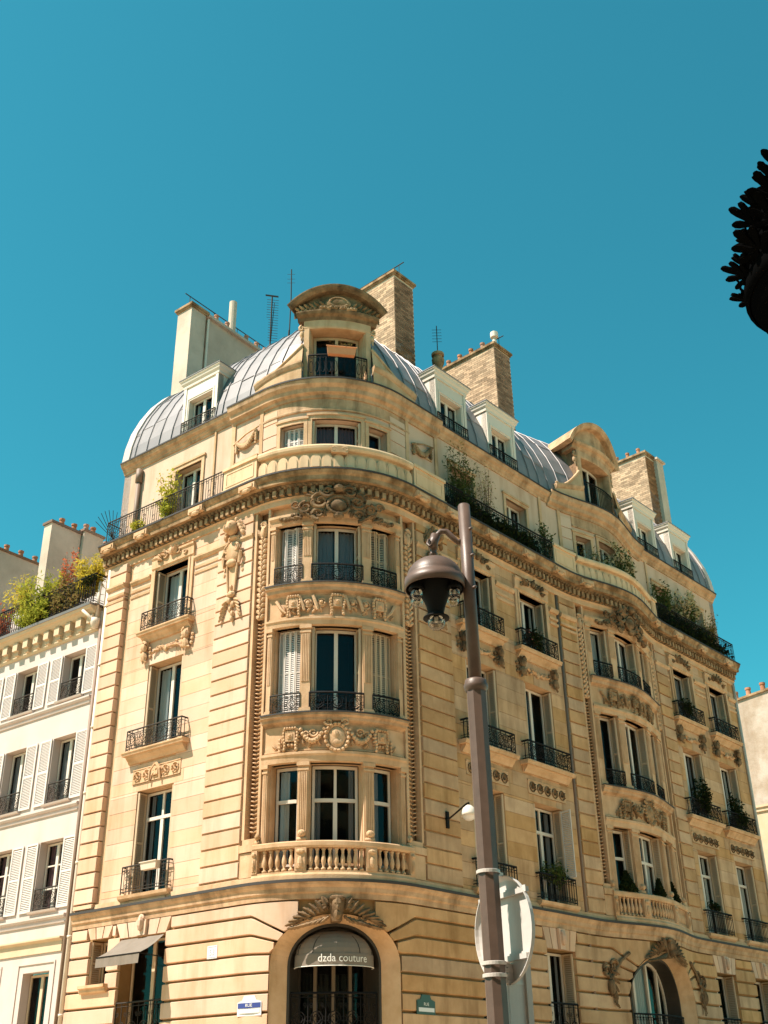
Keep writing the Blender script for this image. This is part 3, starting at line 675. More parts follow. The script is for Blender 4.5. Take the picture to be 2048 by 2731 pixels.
# bays: three windows a storey
BCUR = {('L', 1): ('grey', .3), ('A', 1): ('net', .5), ('A', 2): ('grey', .3), ('B', 3): ('net', .2), ('C', 2): ('grey', .35), ('D', 2): ('net', .25), ('corner', 3, 1): ('grey', .95), ('corner', 1, 0): ('net', .5), ('corner', 1, 1): ('grey', .3), ('corner', 1, 2): ('grey', .5), ('side', 3, 0): ('net', .9), ('side', 1, 1): ('net', .5), ('side', 3, 1): ('grey', .5)}
for key, wl in BAYS.items():
    for l in (1, 2, 3):
        z0, z1 = ZB[l]
        for i, (a, c) in enumerate(wl):
            w = window(BLD, a+.03, c-.03, z0, z1-.03, -.4, transom=(z0+1.62) if l == 1 else None, curtain=BCUR.get((key, l, i)), lights=2 if i == 1 else 1, fw=.075)
            if l > 1:
                if i == 1: jamb_shutters(w, a, c, z0, z1-.02, -.38, -.1, m_shut, 'lr', 2)
                elif key == 'corner': closed_shutters(w, a+.05, c-.03, z0+.04, z1-.04, -.33, m_shutw if i == 0 else m_shut, 4, .1 if l == 3 else .02)
                else: jamb_shutters(w, a, c, z0, z1-.02, -.38, -.12, m_shut, 'r', 2)
                sh = m_ironb if (key == 'corner' and i == 0) else m_iron
                rail('railing', w, a-.03, c+.03, z0+.02, z0+(.62 if l == 3 else .58), -.02, 'small', None, sh)
            elif key == 'side' : jamb_shutters(w, a, c, z0, z1-.02, -.38, -.12, m_shut, 'r', 1)
# carved friezes of the bays
def frieze(cx, zc, big, m, u0, u1):
    mb = MB()
    for s in (-1, 1):
        for k in range(9):
            x = cx+s*(.42+.15*k)
            leaf(mb, x, zc-.2+.05*sin(k*2.1), .17, .09, pi/2+s*random.uniform(-.9, .9), -.06)
    for s in (-1, 0, 1):
        x = cx+s*1.22
        if s == 0 and big: continue
        mb.box(x-.13, x+.13, -.1, .06, zc-.08, zc+.2); mb.box(x-.07, x+.07, .05, .08, zc-.01, zc+.13); mb.blob(x, .08, zc+.06, .045, .05, .045)
        for q in (-1, 1):
            for k in range(7): mb.blob(x+q*(.17+.02*sin(k)), .03, zc+.22-.085*k, .045, .06, .055, q*.4, 6, 4)
        for k in range(5): mb.blob(x-.14+.07*k, .06, zc+.26, .04, .05, .045, 0, 6, 4)
    if big:
        n = 18
        for i in range(n): a = 2*pi*i/n; mb.blob(cx+.3*cos(a), .04, zc+.0+.36*sin(a), .06, .07, .05, a+pi/2, 6, 4)
        mb.blob(cx, -.02, zc, .25, .12, .31, 0, 16, 8); mb.blob(cx-.03, .07, zc+.07, .09, .06, .12, .2); mb.blob(cx+.02, .06, zc-.12, .14, .05, .1); mb.ring(cx, .03, zc, .26, .03, 20, 5, 1.24)
        for s in (-1, 1):
            mb.scroll(cx+s*.22, .06, zc+.4, .1, 1.3, pi, -s, .04, .02)
            for i in range(11):
                t = i/10; x = cx+s*(.33+.62*t); z = zc+.22-.42*4*t*(1-t)*.75; mb.blob(x, .01, z, .065, .075, .05+.03*sin(pi*t), s*(.8-1.6*t), 6, 4)
            mb.scroll(cx+s*.62, -.01, zc+.15, .13, 1.4, 0, s, .035, .015); mb.scroll(cx+s*.82, -.01, zc+.12, .1, 1.4, pi, -s, .03, .015)
            for i in range(14): a = 2*pi*i/14; mb.blob(cx+s*1.22+.22*cos(a), .0, zc+.05+.22*sin(a), .045, .05, .04, a, 6, 4)
            for k in range(4): mb.blob(cx+s*1.52, -.0, zc-.02-.1*k, .05, .05, .06, 0, 6, 4)
    else:
        for s in (-1, 1):
            for k, x in enumerate((.34, .72)):
                xx = cx+s*(x+.1); mb.ring(xx, -.02, zc+.06, .12, .025, 12, 5); mb.blob(xx, .0, zc+.06, .06, .06, .06); mb.scroll(xx, .0, zc+.06, .1, 1.4, k, s, .025, .012, 12)
                mb.ftube([(xx-.24, -.0, zc+.27), (xx-.18, .03, zc+.1), (xx-.1, .0, zc-.16)], .055, 5, False, .045)
            mb.ftube([(cx+s*1.75, -.02, zc+.2), (cx+s*1.6, .02, zc-.05), (cx+s*1.45, 0, zc-.2)], .06, 5, False, .03)
    return mb.obj('frieze_carving', m, BLD, smooth=2)
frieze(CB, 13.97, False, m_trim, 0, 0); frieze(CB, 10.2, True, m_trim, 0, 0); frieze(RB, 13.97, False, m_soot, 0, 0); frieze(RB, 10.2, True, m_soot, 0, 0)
# balustrades of the bays
bal_me = None
def baluster_mesh():
    mb = MB(); mb.lathe([(.0, .0), (.065, .0), (.065, .05), (.035, .06), (.03, .1), (.05, .16), (.062, .22), (.055, .3), (.035, .37), (.03, .42), (.042, .44), (.03, .46), (.055, .5), (.055, .54), (0, .54)], (0, 0, 0), 10)
    return mb
for key, (u0, u1), wl in (('corner', (-2.0, 2.3), BAYS['corner']), ('side', (11.6, 16.3), BAYS['side'])):
    mb = MB(); mb.sweep([(-.1, 7.39), (.1, 7.39), (.13, 7.44), (.13, 7.53), (.1, 7.56), (-.1, 7.58)], u0, u1, .12); mb.sweep([(-.12, 6.62), (.14, 6.62), (.14, 6.74), (.1, 6.8), (.1, 6.84), (-.12, 6.86)], u0, u1, .12)
    bo = mb.obj('balustrade', m_trim, BLD)
    pc = [u0+.07, (wl[0][1]+wl[1][0])/2, (wl[1][1]+wl[2][0])/2, u1-.07]
    for p_ in pc:
        mb = MB(); hw = .14 if p_ in pc[1:3] else .08
        mb.box(p_-hw, p_+hw, -.08, .12, 6.84, 7.4); mb.box(p_-hw+.03, p_+hw-.03, .1, .14, 6.9, 7.3); mb.blob(p_, .14, 7.3, hw*.8, .05, .06); mb.blob(p_, .14, 7.05, hw*.5, .05, .14); mb.obj('pedestal', m_trim, bo)
        mb = MB(); mb.box(p_-hw+.02, p_+hw-.02, -.2, .04, 7.58, 7.66); mb.blob(p_, .0, 7.76, hw*.8, .1, .1); mb.scroll(p_, .06, 7.74, hw*.6, 1.3, 0, 1, .03, .015, 12); mb.obj('pedestal_scroll', m_trim, bo, smooth=True)
    for x, y in zip(pc, pc[1:]):
        x, y = x+.16, y-.16; n = max(3, round((y-x)/.165))
        for i in range(n):
            u = x+(y-x)*(i+.5)/n
            if bal_me is None: o = baluster_mesh().obj('baluster', m_trim, bo, smooth=True); bal_me = o.data
            else: o = link('baluster', bal_me, bo)
            o.location = P(u, .02, 6.85)
# big cartouches under the main cornice
for c, m in ((CB, m_soot2), (RB, m_soot2)):
    mb = MB()
    mb.blob(c, .12, 16.98, .27, .2, .24, 0, 12, 7); mb.ring(c, .22, 16.98, .3, .05, 18, 6, .9)
    for s in (-1, 1):
        mb.scroll(c+s*.5, .2, 17.12, .27, 1.5, pi/2, -s, .075, .03); mb.scroll(c+s*.55, .18, 16.72, .2, 1.4, -pi/2, s, .065, .025); mb.scroll(c+s*.3, .24, 17.42, .2, 1.4, pi, -s, .06, .025)
        mb.scroll(c+s*.92, .16, 16.95, .2, 1.5, pi/2, -s, .05, .02); mb.scroll(c+s*1.2, .12, 17.1, .16, 1.4, 0, s, .045, .02)
        for k in range(7): leaf(mb, c+s*(.35+.13*k), 16.65+.06*sin(k*2), .26, .12, pi/2-s*(.3+.2*k), .12)
        for k in range(9): mb.blob(c+s*(.7+.12*k), .06, 16.84-.02*k+.05*sin(k*1.7), .07, .08, .065, s*.5, 6, 4)
        for k in range(4): leaf(mb, c+s*(.4+.1*k), 17.3, .25, .1, pi/2-s*.5*k, .2)
    mb.blob(c, .3, 17.5, .16, .12, .12); mb.blob(c, .18, 16.66, .16, .12, .12); mb.obj('cartouche', m, BLD, smooth=2)
# lion consoles with shields, on the panels beside the bays
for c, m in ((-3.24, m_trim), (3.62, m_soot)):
    mb = MB(); z = 16.92
    mb.blob(c, .2, z, .19, .22, .24, 0, 10, 7); mb.blob(c-.03, .38, z-.1, .12, .13, .1, 0, 8, 6); mb.blob(c-.03, .47, z-.06, .045, .05, .035)
    for s in (-1, 1):
        mb.blob(c+s*.09-.02, .36, z+.06, .04, .04, .03); mb.blob(c+s*.17, .2, z+.24, .06, .06, .08)
        for k in range(4): mb.blob(c+s*(.2+.045*k), .13-.02*k, z+.16-.11*k, .075, .1, .12, s*.5, 7, 5)
        leaf(mb, c+s*.3, z-.1, .3, .1, pi/2, .04); leaf(mb, c+s*.42, z-.12, .2, .09, pi/2+s*.4, .03)
    mb.box(c-.22, c+.22, -.05, .12, z-.4, z-.26); mb.blob(c, .12, z-.3, .2, .1, .08)
    zs = 16.05                                                     # shield
    mb.blob(c, .1, zs+.1, .3, .12, .36, 0, 12, 8); mb.scroll(c-.15, .17, zs+.2, .14, 1.7, pi/2, 1, .045, .02); mb.scroll(c+.15, .17, zs+.2, .14, 1.7, pi/2, -1, .045, .02)
    mb.blob(c, .15, zs-.26, .2, .11, .12, 0, 10, 6)
    for s in (-1, 1): mb.ftube([(c+s*.3, .14, zs+.25), (c+s*.36, .15, zs), (c+s*.3, .13, zs-.32)], .06, 6, False, .05); mb.ftube([(c+s*.2, .1, zs-.3), (c+s*.16, .1, zs-.8), (c+s*.12, .1, zs-1.15)], .045, 6, False, .035)
    mb.poly([(c-.2, zs-.3), (c+.2, zs-.3), (c+.12, zs-1.2), (c-.12, zs-1.2)], 0, .09); mb.blob(c, .1, zs-1.02, .06, .07, .08); mb.blob(c, .1, zs-1.25, .16, .1, .1)
    for k in range(5):
        for s in (-1, 1): leaf(mb, c+s*(.1+.05*k), zs-1.4-.1*k, .26, .12, -pi/2+s*(1.1-.15*k), .07)
        mb.blob(c+random.uniform(-.1, .1), .08, zs-1.42-.15*k, .1-.01*k, .09, .1, 0, 7, 5)
    for s in (-1, 1):
        for k in range(4): mb.blob(c+s*(.38+.04*sin(k*2)), .035, zs-.05-.16*k, .065, .05, .07, 0, 6, 4)
    mb.obj('lion_console', m, BLD, smooth=2)
# shop window and ground floor windows
for (o0, o1, z0, z1), cur in zip(GO, (None, None, None, ('grey', .3), None, None)):
    big = z0 < 3; w = window(BLD, o0+.04, o1-.04, z0, z1-.03, -.42, curtain=cur, lights=2 if o1-o0 > .9 else 1, fm=m_white if o0 > 0 else m_shut)
    if o0 > 0: jamb_shutters(w, o0, o1, z0, z1-.02, -.4, -.05, m_shut, 'r', 2)
    if big: rail('railing', w, o0+.02, o1-.02, 3.0, 4.2, -.02, 'scroll', None, m_ironb if o0 < 0 else m_iron)
    else:
        jamb_shutters(w, o0, o1, z0, z1-.02, -.4, -.05, m_shut, 'l', 1)
        mb = MB(); mb.sweep([(-.3, 4.5), (.1, 4.5), (.14, 4.54), (.14, 4.6), (.2, 4.63), (.2, 4.7), (-.3, 4.72)], o0-.14, o1+.14); mb.obj('window_sill', m_trim, BLD)
def arch_window(c, w, zs, zt, d, fm, posts, transom, cur=None):
    w -= .36; zt -= .22; zz = lambda u: zs+(zt-zs)*sqrt(max(0, 1-((u-c)/w)**2))
    mb = MB(); n = 24; t = .07
    for i in range(n):
        a0, a1 = pi*i/n, pi*(i+1)/n
        q = lambda a, k: (c+(w-k)*cos(a), zs+(zt-zs-k)*sin(a))
        mb.poly([q(a0, 0), q(a1, 0), q(a1, .1), q(a0, .1)], d-t, d)
    for s in (-1, 1): mb.box(min(c+s*w, c+s*(w-.1)), max(c+s*w, c+s*(w-.1)), d-t, d, 1, zs)
    for x, hw in posts: mb.box(c+x-hw, c+x+hw, d-t, d+.02, 1, zz(c+x)-.03)
    if transom: mb.box(c-w+.1, c+w-.1, d-t, d+.01, transom, transom+.1)
    o = mb.obj('window', fm, BLD)
    xs = [-w+.1]+[x for x, _ in posts]+[w-.1]
    for a, e in zip(xs, xs[1:]):
        g = MB(); N_ = 8; V = []
        for i in range(N_+1): u = c+a+(e-a)*i/N_; V += [P(u, d-.04, 1), P(u, d-.04, zz(u)-.02)]
        g.add(V, [(2*i, 2*i+2, 2*i+3, 2*i+1) for i in range(N_)]); g.obj('pane', m_glass, o)
    g = MB(); g.box(c-w-.3, c+w+.3, d-1.6, d-1.5, .8, zt+.2); g.box(c-w-.3, c-w-.2, d-1.5, d-.1, .8, zt+.2); g.box(c+w+.2, c+w+.3, d-1.5, d-.1, .8, zt+.2); g.box(c-w-.3, c+w+.3, d-1.6, d-.1, zt+.1, zt+.3); g.obj('room', m_dark, o)
    for a, e in (cur or []):
        n = 26; V = []
        for i in range(n+1): u = c+a+(e-a)*i/n; V += [P(u, d-.16+.04*sin(i*1.5), 1.2), P(u, d-.16+.04*sin(i*1.5+.4), zz(u)-.12-(.3*i/n if a > -.9 else .05))]
        g = MB(); g.add(V, [(2*i, 2*i+2, 2*i+3, 2*i+1) for i in range(n)]); g.obj('curtain', m_shutw, o, smooth=True)
    return o, zz
aw, zz = arch_window(.18, 1.62, 4.72, 5.83, -1.0, m_tim, [(-.62, .07), (.02, .075), (.62, .07)], None)
for x, hw in ((-.62, .055), (.02, .06), (.62, .055)): mb = MB(); mb.box(.18+x-hw, .18+x+hw, -1.0, -.96, 3.0, 5.0); mb.obj('shop_post', m_tim2, aw)
rail('railing', aw, -1.05, 1.4, 3.0, 4.12, -.45, 'scroll', None, m_iron)
aw2, zz2 = arch_window(13.9, 2.0, 4.45, 5.9, -.8, m_white, [(-.95, .05), (-.1, .05), (.8, .05)], None, [(-1.6, -.98), (-.92, -.15), (-.05, .3)])
rail('railing', aw2, 12.3, 15.5, 3.0, 4.1, -.3, 'plain')
c = 13.9                                                          # carved sprays in the spandrels of the right arch
for s in (-1, 1):
    mb = MB(); mb.scroll(c+s*2.55, .09, 5.35, .24, 1.5, -pi/2, s, .05, .02); mb.scroll(c+s*2.95, .09, 5.2, .2, 1.5, pi/2, -s, .05, .02); mb.ftube([(c+s*1.9, .08, 5.75), (c+s*2.3, .1, 5.5), (c+s*2.75, .1, 5.0), (c+s*2.85, .08, 4.5)], .06, 6, False, .03)
    for k in range(10): leaf(mb, c+s*(2.7+.05*sin(k*3)), 5.2-.09*k, .26, .11, -pi/2+s*(1.2-.2*k)*(1 if k % 2 else -1), .1)
    mb.blob(c+s*2.85, .12, 4.75, .13, .12, .22); mb.obj('spandrel_carving', m_soot2, BLD, smooth=2)

# ---------------------------------------------------------------- fifth floor behind the long balcony
F5 = [(-6.52, -5.3, 18.3, 20.3), (5.1, 6.3, 18.3, 20.3), (8.12, 9.32, 18.3, 20.3), (18.1, 19.3, 18.3, 20.3), (20.95, 22.2, 18.3, 20.3)]
C5 = [(-1.84, -.98, 19.15, 20.15), (-.7, .96, 19.05, 20.25), (1.24, 1.98, 19.15, 20.15)]
R5 = [(12.0, 12.75, 19.1, 20.2), (13.2, 14.6, 19.1, 20.3), (15.05, 15.8, 19.1, 20.2)]
b = MB(); b.wall(UL, UR, 18, 21.4, -.3, -.62, F5+C5+R5, .2); b.obj('fifth_floor_wall', m_stone, BLD)
FC = [('net', .5), None, ('grey', .2), None, None, ('net', 1.0), ('plum', 1.0), ('plum', .4), None, ('net', .3), None]
for i, (a, c, z0, z1) in enumerate(F5+C5+R5):
    w = window(BLD, a+.03, c-.03, z0, z1-.02, -.56, curtain=FC[i], lights=2 if c-a > 1 else 1, fw=.07)
    mb = MB(); k = .13
    mb.box(a-k, a, -.35, -.255, z0, z1+k); mb.box(c, c+k, -.35, -.255, z0, z1+k); mb.box(a-k, c+k, -.35, -.253, z1, z1+k); mb.box(a-k-.04, c+k+.04, -.35, -.22, z1+k, z1+k+.07)
    mb.obj('window_surround', m_trim, BLD)
    if i in (5,): closed_shutters(w, a+.05, c-.05, z0+.03, z1-.05, -.5, m_shutw, 4, .03)
    if i == 6: jamb_shutters(w, a, c, z0, z1-.03, -.53, -.3, m_shut, 'lr', 2)
# shallow panels, lesenes and garlands on the fifth floor
for a, c in ((-2.72, -2.58), (2.86, 3.0), (-3.95, -3.8), (4.3, 4.44), (-4.75, -4.68), (10.15, 10.3), (11.2, 11.34), (16.4, 16.55), (17.6, 17.72)):
    mb = MB(); mb.box(a, c, -.35, -.25, 18.1, 21.4); mb.obj('lesene', m_trim, BLD)
for a, c in ((-2.58, -1.98), (2.12, 2.86), (11.34, 11.85), (15.95, 16.4)):
    for z in (18.6, 19.05, 19.5, 19.95, 20.4): mb = MB(); mb.box(a+.01, c-.01, -.35, -.27, z+.02, z+.43); mb.obj('fifth_floor_stone', m_stone, BLD)
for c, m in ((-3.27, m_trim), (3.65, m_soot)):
    for z0, z1, hw, dd in ((19.45, 19.55, .5, -.24), (20.0, 20.06, .5, -.26), (18.9, 19.3, .48, -.26)): mb = MB(); mb.box(c-hw, c+hw, -.35, dd, z0, z1); mb.obj('panel_moulding', m_trim, BLD)
    mb = MB()
    for i in range(15): t = i/14; mb.blob(c-.4+.8*t, -.23, 20.42-.3*4*t*(1-t)-.16*(1-t), .07, .08, .06+.05*sin(pi*t), (-.9+1.8*t), 6, 4)
    for s in (-1, 1):
        for k in range(4): mb.blob(c+s*.42, -.24, 20.4-.08*(1-s)-.1*k, .06, .06, .08, 0, 6, 4)
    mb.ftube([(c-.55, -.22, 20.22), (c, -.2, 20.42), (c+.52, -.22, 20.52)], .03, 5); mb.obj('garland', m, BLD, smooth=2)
# top cornice, with the stepped part of each bay
sw('top_cornice', [(-.5, 21.12), (-.26, 21.12), (-.24, 21.2), (-.2, 21.24), (-.18, 21.3), (-.1, 21.36), (-.06, 21.46), (-.06, 21.5), (-.5, 21.54)], UL, UR, m_trim2)
sw('lead_flashing', [(-.3, 21.544), (-.05, 21.504), (-.05, 21.47), (-.037, 21.47), (-.037, 21.525), (-.3, 21.565)], UL, UR, m_lead)
for u0, u1, m in ((-3.95, 4.44, m_trim2), (10.7, 17.2, m_trim2)):
    sw('bay_cornice', [(-.5, 21.0), (-.24, 21.0), (-.22, 21.1), (-.12, 21.16), (-.1, 21.3), (.0, 21.4), (.03, 21.52), (.03, 21.58), (-.5, 21.64)], u0, u1, m, .12); sw('lead_flashing', [(-.3, 21.63), (.04, 21.585), (.04, 21.55), (.055, 21.55), (.055, 21.605), (-.3, 21.65)], u0, u1, m_lead, .12)
    sw('bay_frieze', [(-.5, 20.55), (-.25, 20.55), (-.24, 20.6), (-.28, 20.64), (-.28, 21.0), (-.5, 21.0)], u0+1.2, u1-1.4, m, .12)
# parapet of the bays: plain pedestals, scalloped balustrade
for (p0, p1), (s0, s1), (p2, p3) in (((-3.55, -2.2), (-2.15, 2.42), (2.48, 3.92)), ((9.9, 11.2), (11.3, 16.2), (16.25, 16.75))):
    for a, c in ((p0, p1), (p2, p3)):
        mb = MB(); mb.box(a, c, .12, .36, 18.08, 18.86); mb.box(a-.03, c+.03, .08, .41, 18.86, 18.95); mb.box(a-.02, c+.02, .1, .4, 18.08, 18.2)
        mb.box(a+.1, c-.1, .35, .375, 18.28, 18.33); mb.box(a+.1, c-.1, .35, .375, 18.72, 18.77); mb.box(a+.1, a+.14, .35, .375, 18.33, 18.72); mb.box(c-.14, c-.1, .35, .375, 18.33, 18.72); mb.obj('parapet_pedestal', m_pale, BLD)
    mb = MB(); mb.sweep([(.12, 18.08), (.38, 18.08), (.38, 18.14), (.34, 18.17), (.12, 18.2)], s0, s1, .12); mb.sweep([(.08, 18.74), (.36, 18.74), (.4, 18.8), (.41, 18.88), (.38, 18.94), (.08, 18.96)], s0, s1, .12); mb.sweep([(.14, 18.1), (.24, 18.1), (.24, 18.8), (.14, 18.8)], s0, s1, .12)
    po = mb.obj('scalloped_parapet', m_pale, BLD)
    n = round((s1-s0)/.3); w = (s1-s0)/n
    for i in range(n):
        c = s0+w*(i+.5); mb = MB(); R = w*.49
        mb.poly([(c-R, 18.18), (c+R, 18.18)]+[(c+R*cos(pi*k/8), 18.42+R*1.35*sin(pi*k/8)) for k in range(9)], .22, .33); mb.poly([(c-R*.7, 18.2), (c+R*.7, 18.2)]+[(c+R*.7*cos(pi*k/8), 18.42+R*.95*sin(pi*k/8)) for k in range(9)], .3, .35)
        mb.obj('scallop', m_pale, po)
mb = MB(); mb.box(CB-.22, CB+.22, .3, .46, 18.62, 18.84); mb.scroll(CB-.15, .44, 18.74, .08, 1.3, 0, 1, .03); mb.scroll(CB+.15, .44, 18.74, .08, 1.3, pi, -1, .03); mb.obj('parapet_scroll', m_trim, BLD)
for a, c, mm in ((-9.0, -3.62, m_ironb), (3.98, 9.85, m_iron), (16.8, 23.35, m_iron)): rail('long_railing', BLD, a, c, 18.12, 18.97, .32, 'bars', -.25 if a < -8 or c > 23 else None, mm)
mb = MB()                                                        # fan of spikes at the party wall
for i in range(12): a = R_(18+13*i); mb.ftube([(-9.05+.12*cos(a)*.3, .05, 18.5), (-9.05, .05+cos(a)*1.05*.75, 18.55+sin(a)*1.0)], .011, 4)
mb.obj('spike_fan', m_ironb, BLD)

# ---------------------------------------------------------------- zinc mansard
roof = MB(); ub = us(UL, UR, .2); k = 0
ROOF = thing('roof', '', ''); del ROOF['label'], ROOF['category']; ROOF.parent = BLD
CUT = [(x-.84, x+.84, 23.4) for x in (-5.5, 5.2, 8.03, 17.9, 20.82)]+[(-1.02, 1.32, 24.05), (12.52, 14.98, 24.1)]   # the dormers stand in openings of the roof
br = sorted([UL, UR]+[UL+(UR-UL)*i/54 for i in range(1, 54) if not any(abs(UL+(UR-UL)*i/54-e) < .14 for k in CUT for e in k[:2])]+[e for k in CUT for e in k[:2]])
def prof_from(z0):
    if z0 is None: return PROF
    for (d, z), (d2, z2) in zip(PROF, PROF[1:]):
        if z <= z0 < z2: return [(d+(d2-d)*(z0-z)/(z2-z), z0)]+[x for x in PROF if x[1] > z0]
for a, c in zip(br, br[1:]):
    zc_ = next((k[2] for k in CUT if k[0]-.01 < (a+c)/2 < k[1]+.01), None); PR = prof_from(zc_)
    mb = MB(); U = us(a, c, .2); V = []; F = []; n = len(PR)
    for u in U: V += [P(u, d+random.uniform(-.004, .004), z) for d, z in PR]
    for i in range(len(U)-1):
        for j in range(n-1): F.append((i*n+j, (i+1)*n+j, (i+1)*n+j+1, i*n+j+1))
    mb.add(V, F); mb.obj('zinc_sheet', m_zinc, ROOF)
    if a > UL:
        mb = MB(); mb.ftube([(a, d+.025, z+.01) for d, z in PR], .019, 5); mb.obj('standing_seam', m_zinc, ROOF)
    for j in (2, 4):
        if not zc_ and random.random() < .8:
            mb = MB(); d, z = PROF[j]; zz_ = z+random.uniform(-.25, .25)*(.6); dd = d-(zz_-z)*.45; mb.ftube([(u, dd+.008, zz_) for u in U], .013, 4); mb.obj('sheet_joint', m_zinc, ROOF)
V = [P(u, PROF[-1][0], PROF[-1][1]) for u in ub]; V += [VZ(Cc, 26.3), VZ(inn, 27.1), VZ(A, 26.3)]
mb = MB(); mb.add(V, [tuple(range(len(V)))]); mb.obj('flat_roof', m_zinc, ROOF)
mb = MB(); mb.ftube([(u, -3.1, 26.02) for u in ub if abs(u) > H+.2 and u < 0], .06, 6); mb.ftube([(u, -3.1, 26.02) for u in ub if u > H+.2], .06, 6); mb.obj('ridge_roll', m_zinc, ROOF)

# dormers with white timber fronts
def dormer(c, hwid=.82, z0=21.5, d=-.2):
    o0, o1, zo = c-.56, c+.56, 22.86; mb = MB(); zt = 23.42
    mb.wall(c-hwid, c+hwid, z0, zt, d, d-.22, [(o0, o1, z0+.02, zo)])
    for s in (-1, 1): mb.box(min(c+s*hwid, c+s*(hwid-.05)), max(c+s*hwid, c+s*(hwid-.05)), -2.2, d, z0, zt)
    mb.box(o0-.1, o0-.04, d-.02, d+.02, z0, zo+.1); mb.box(o1+.04, o1+.1, d-.02, d+.02, z0, zo+.1); mb.box(o0-.1, o1+.1, d-.02, d+.021, zo+.06, zo+.12); mb.box(c-hwid, c-hwid+.12, d-.02, d+.03, z0, zt); mb.box(c+hwid-.12, c+hwid, d-.02, d+.03, z0, zt)
    o = mb.obj('dormer', m_white, BLD)
    mb = MB(); prof = [(.0, 0), (.04, .0), (.05, .1), (.1, .17), (.12, .25), (.15, .28), (.15, .32)]
    L0, L1 = c-hwid, c+hwid
    for (x, z), (x2, z2) in zip(prof, prof[1:]): mb.add([P(L0-x, -2.3, zt+z), P(L0-x, d+x, zt+z), P(L1+x, d+x, zt+z), P(L1+x, -2.3, zt+z), P(L0-x2, -2.3, zt+z2), P(L0-x2, d+x2, zt+z2), P(L1+x2, d+x2, zt+z2), P(L1+x2, -2.3, zt+z2)], [(0, 1, 5, 4), (1, 2, 6, 5), (2, 3, 7, 6)])
    mb.add([P(L0, -2.3, zt), P(L0, d, zt), P(L1, d, zt), P(L1, -2.3, zt)], [(0, 1, 2, 3)]); mb.obj('dormer_cornice', m_white, o)
    mb = MB(); mb.box(L0-.17, L1+.17, -2.4, d+.17, zt+.322, zt+.35); mb.obj('dormer_roof', m_zinc, o)
    w = window(BLD, o0+.02, o1-.02, z0+.05, zo-.02, d-.2, curtain=('net', .35), lights=2, fw=.06)
    rail('railing', o, c-.8, c+.8, z0+.06, z0+.52, d+.06, 'plain', None, m_ironb if c < 0 else m_iron)
for c in (-5.5, 5.2, 8.03, 17.9, 20.82): dormer(c)

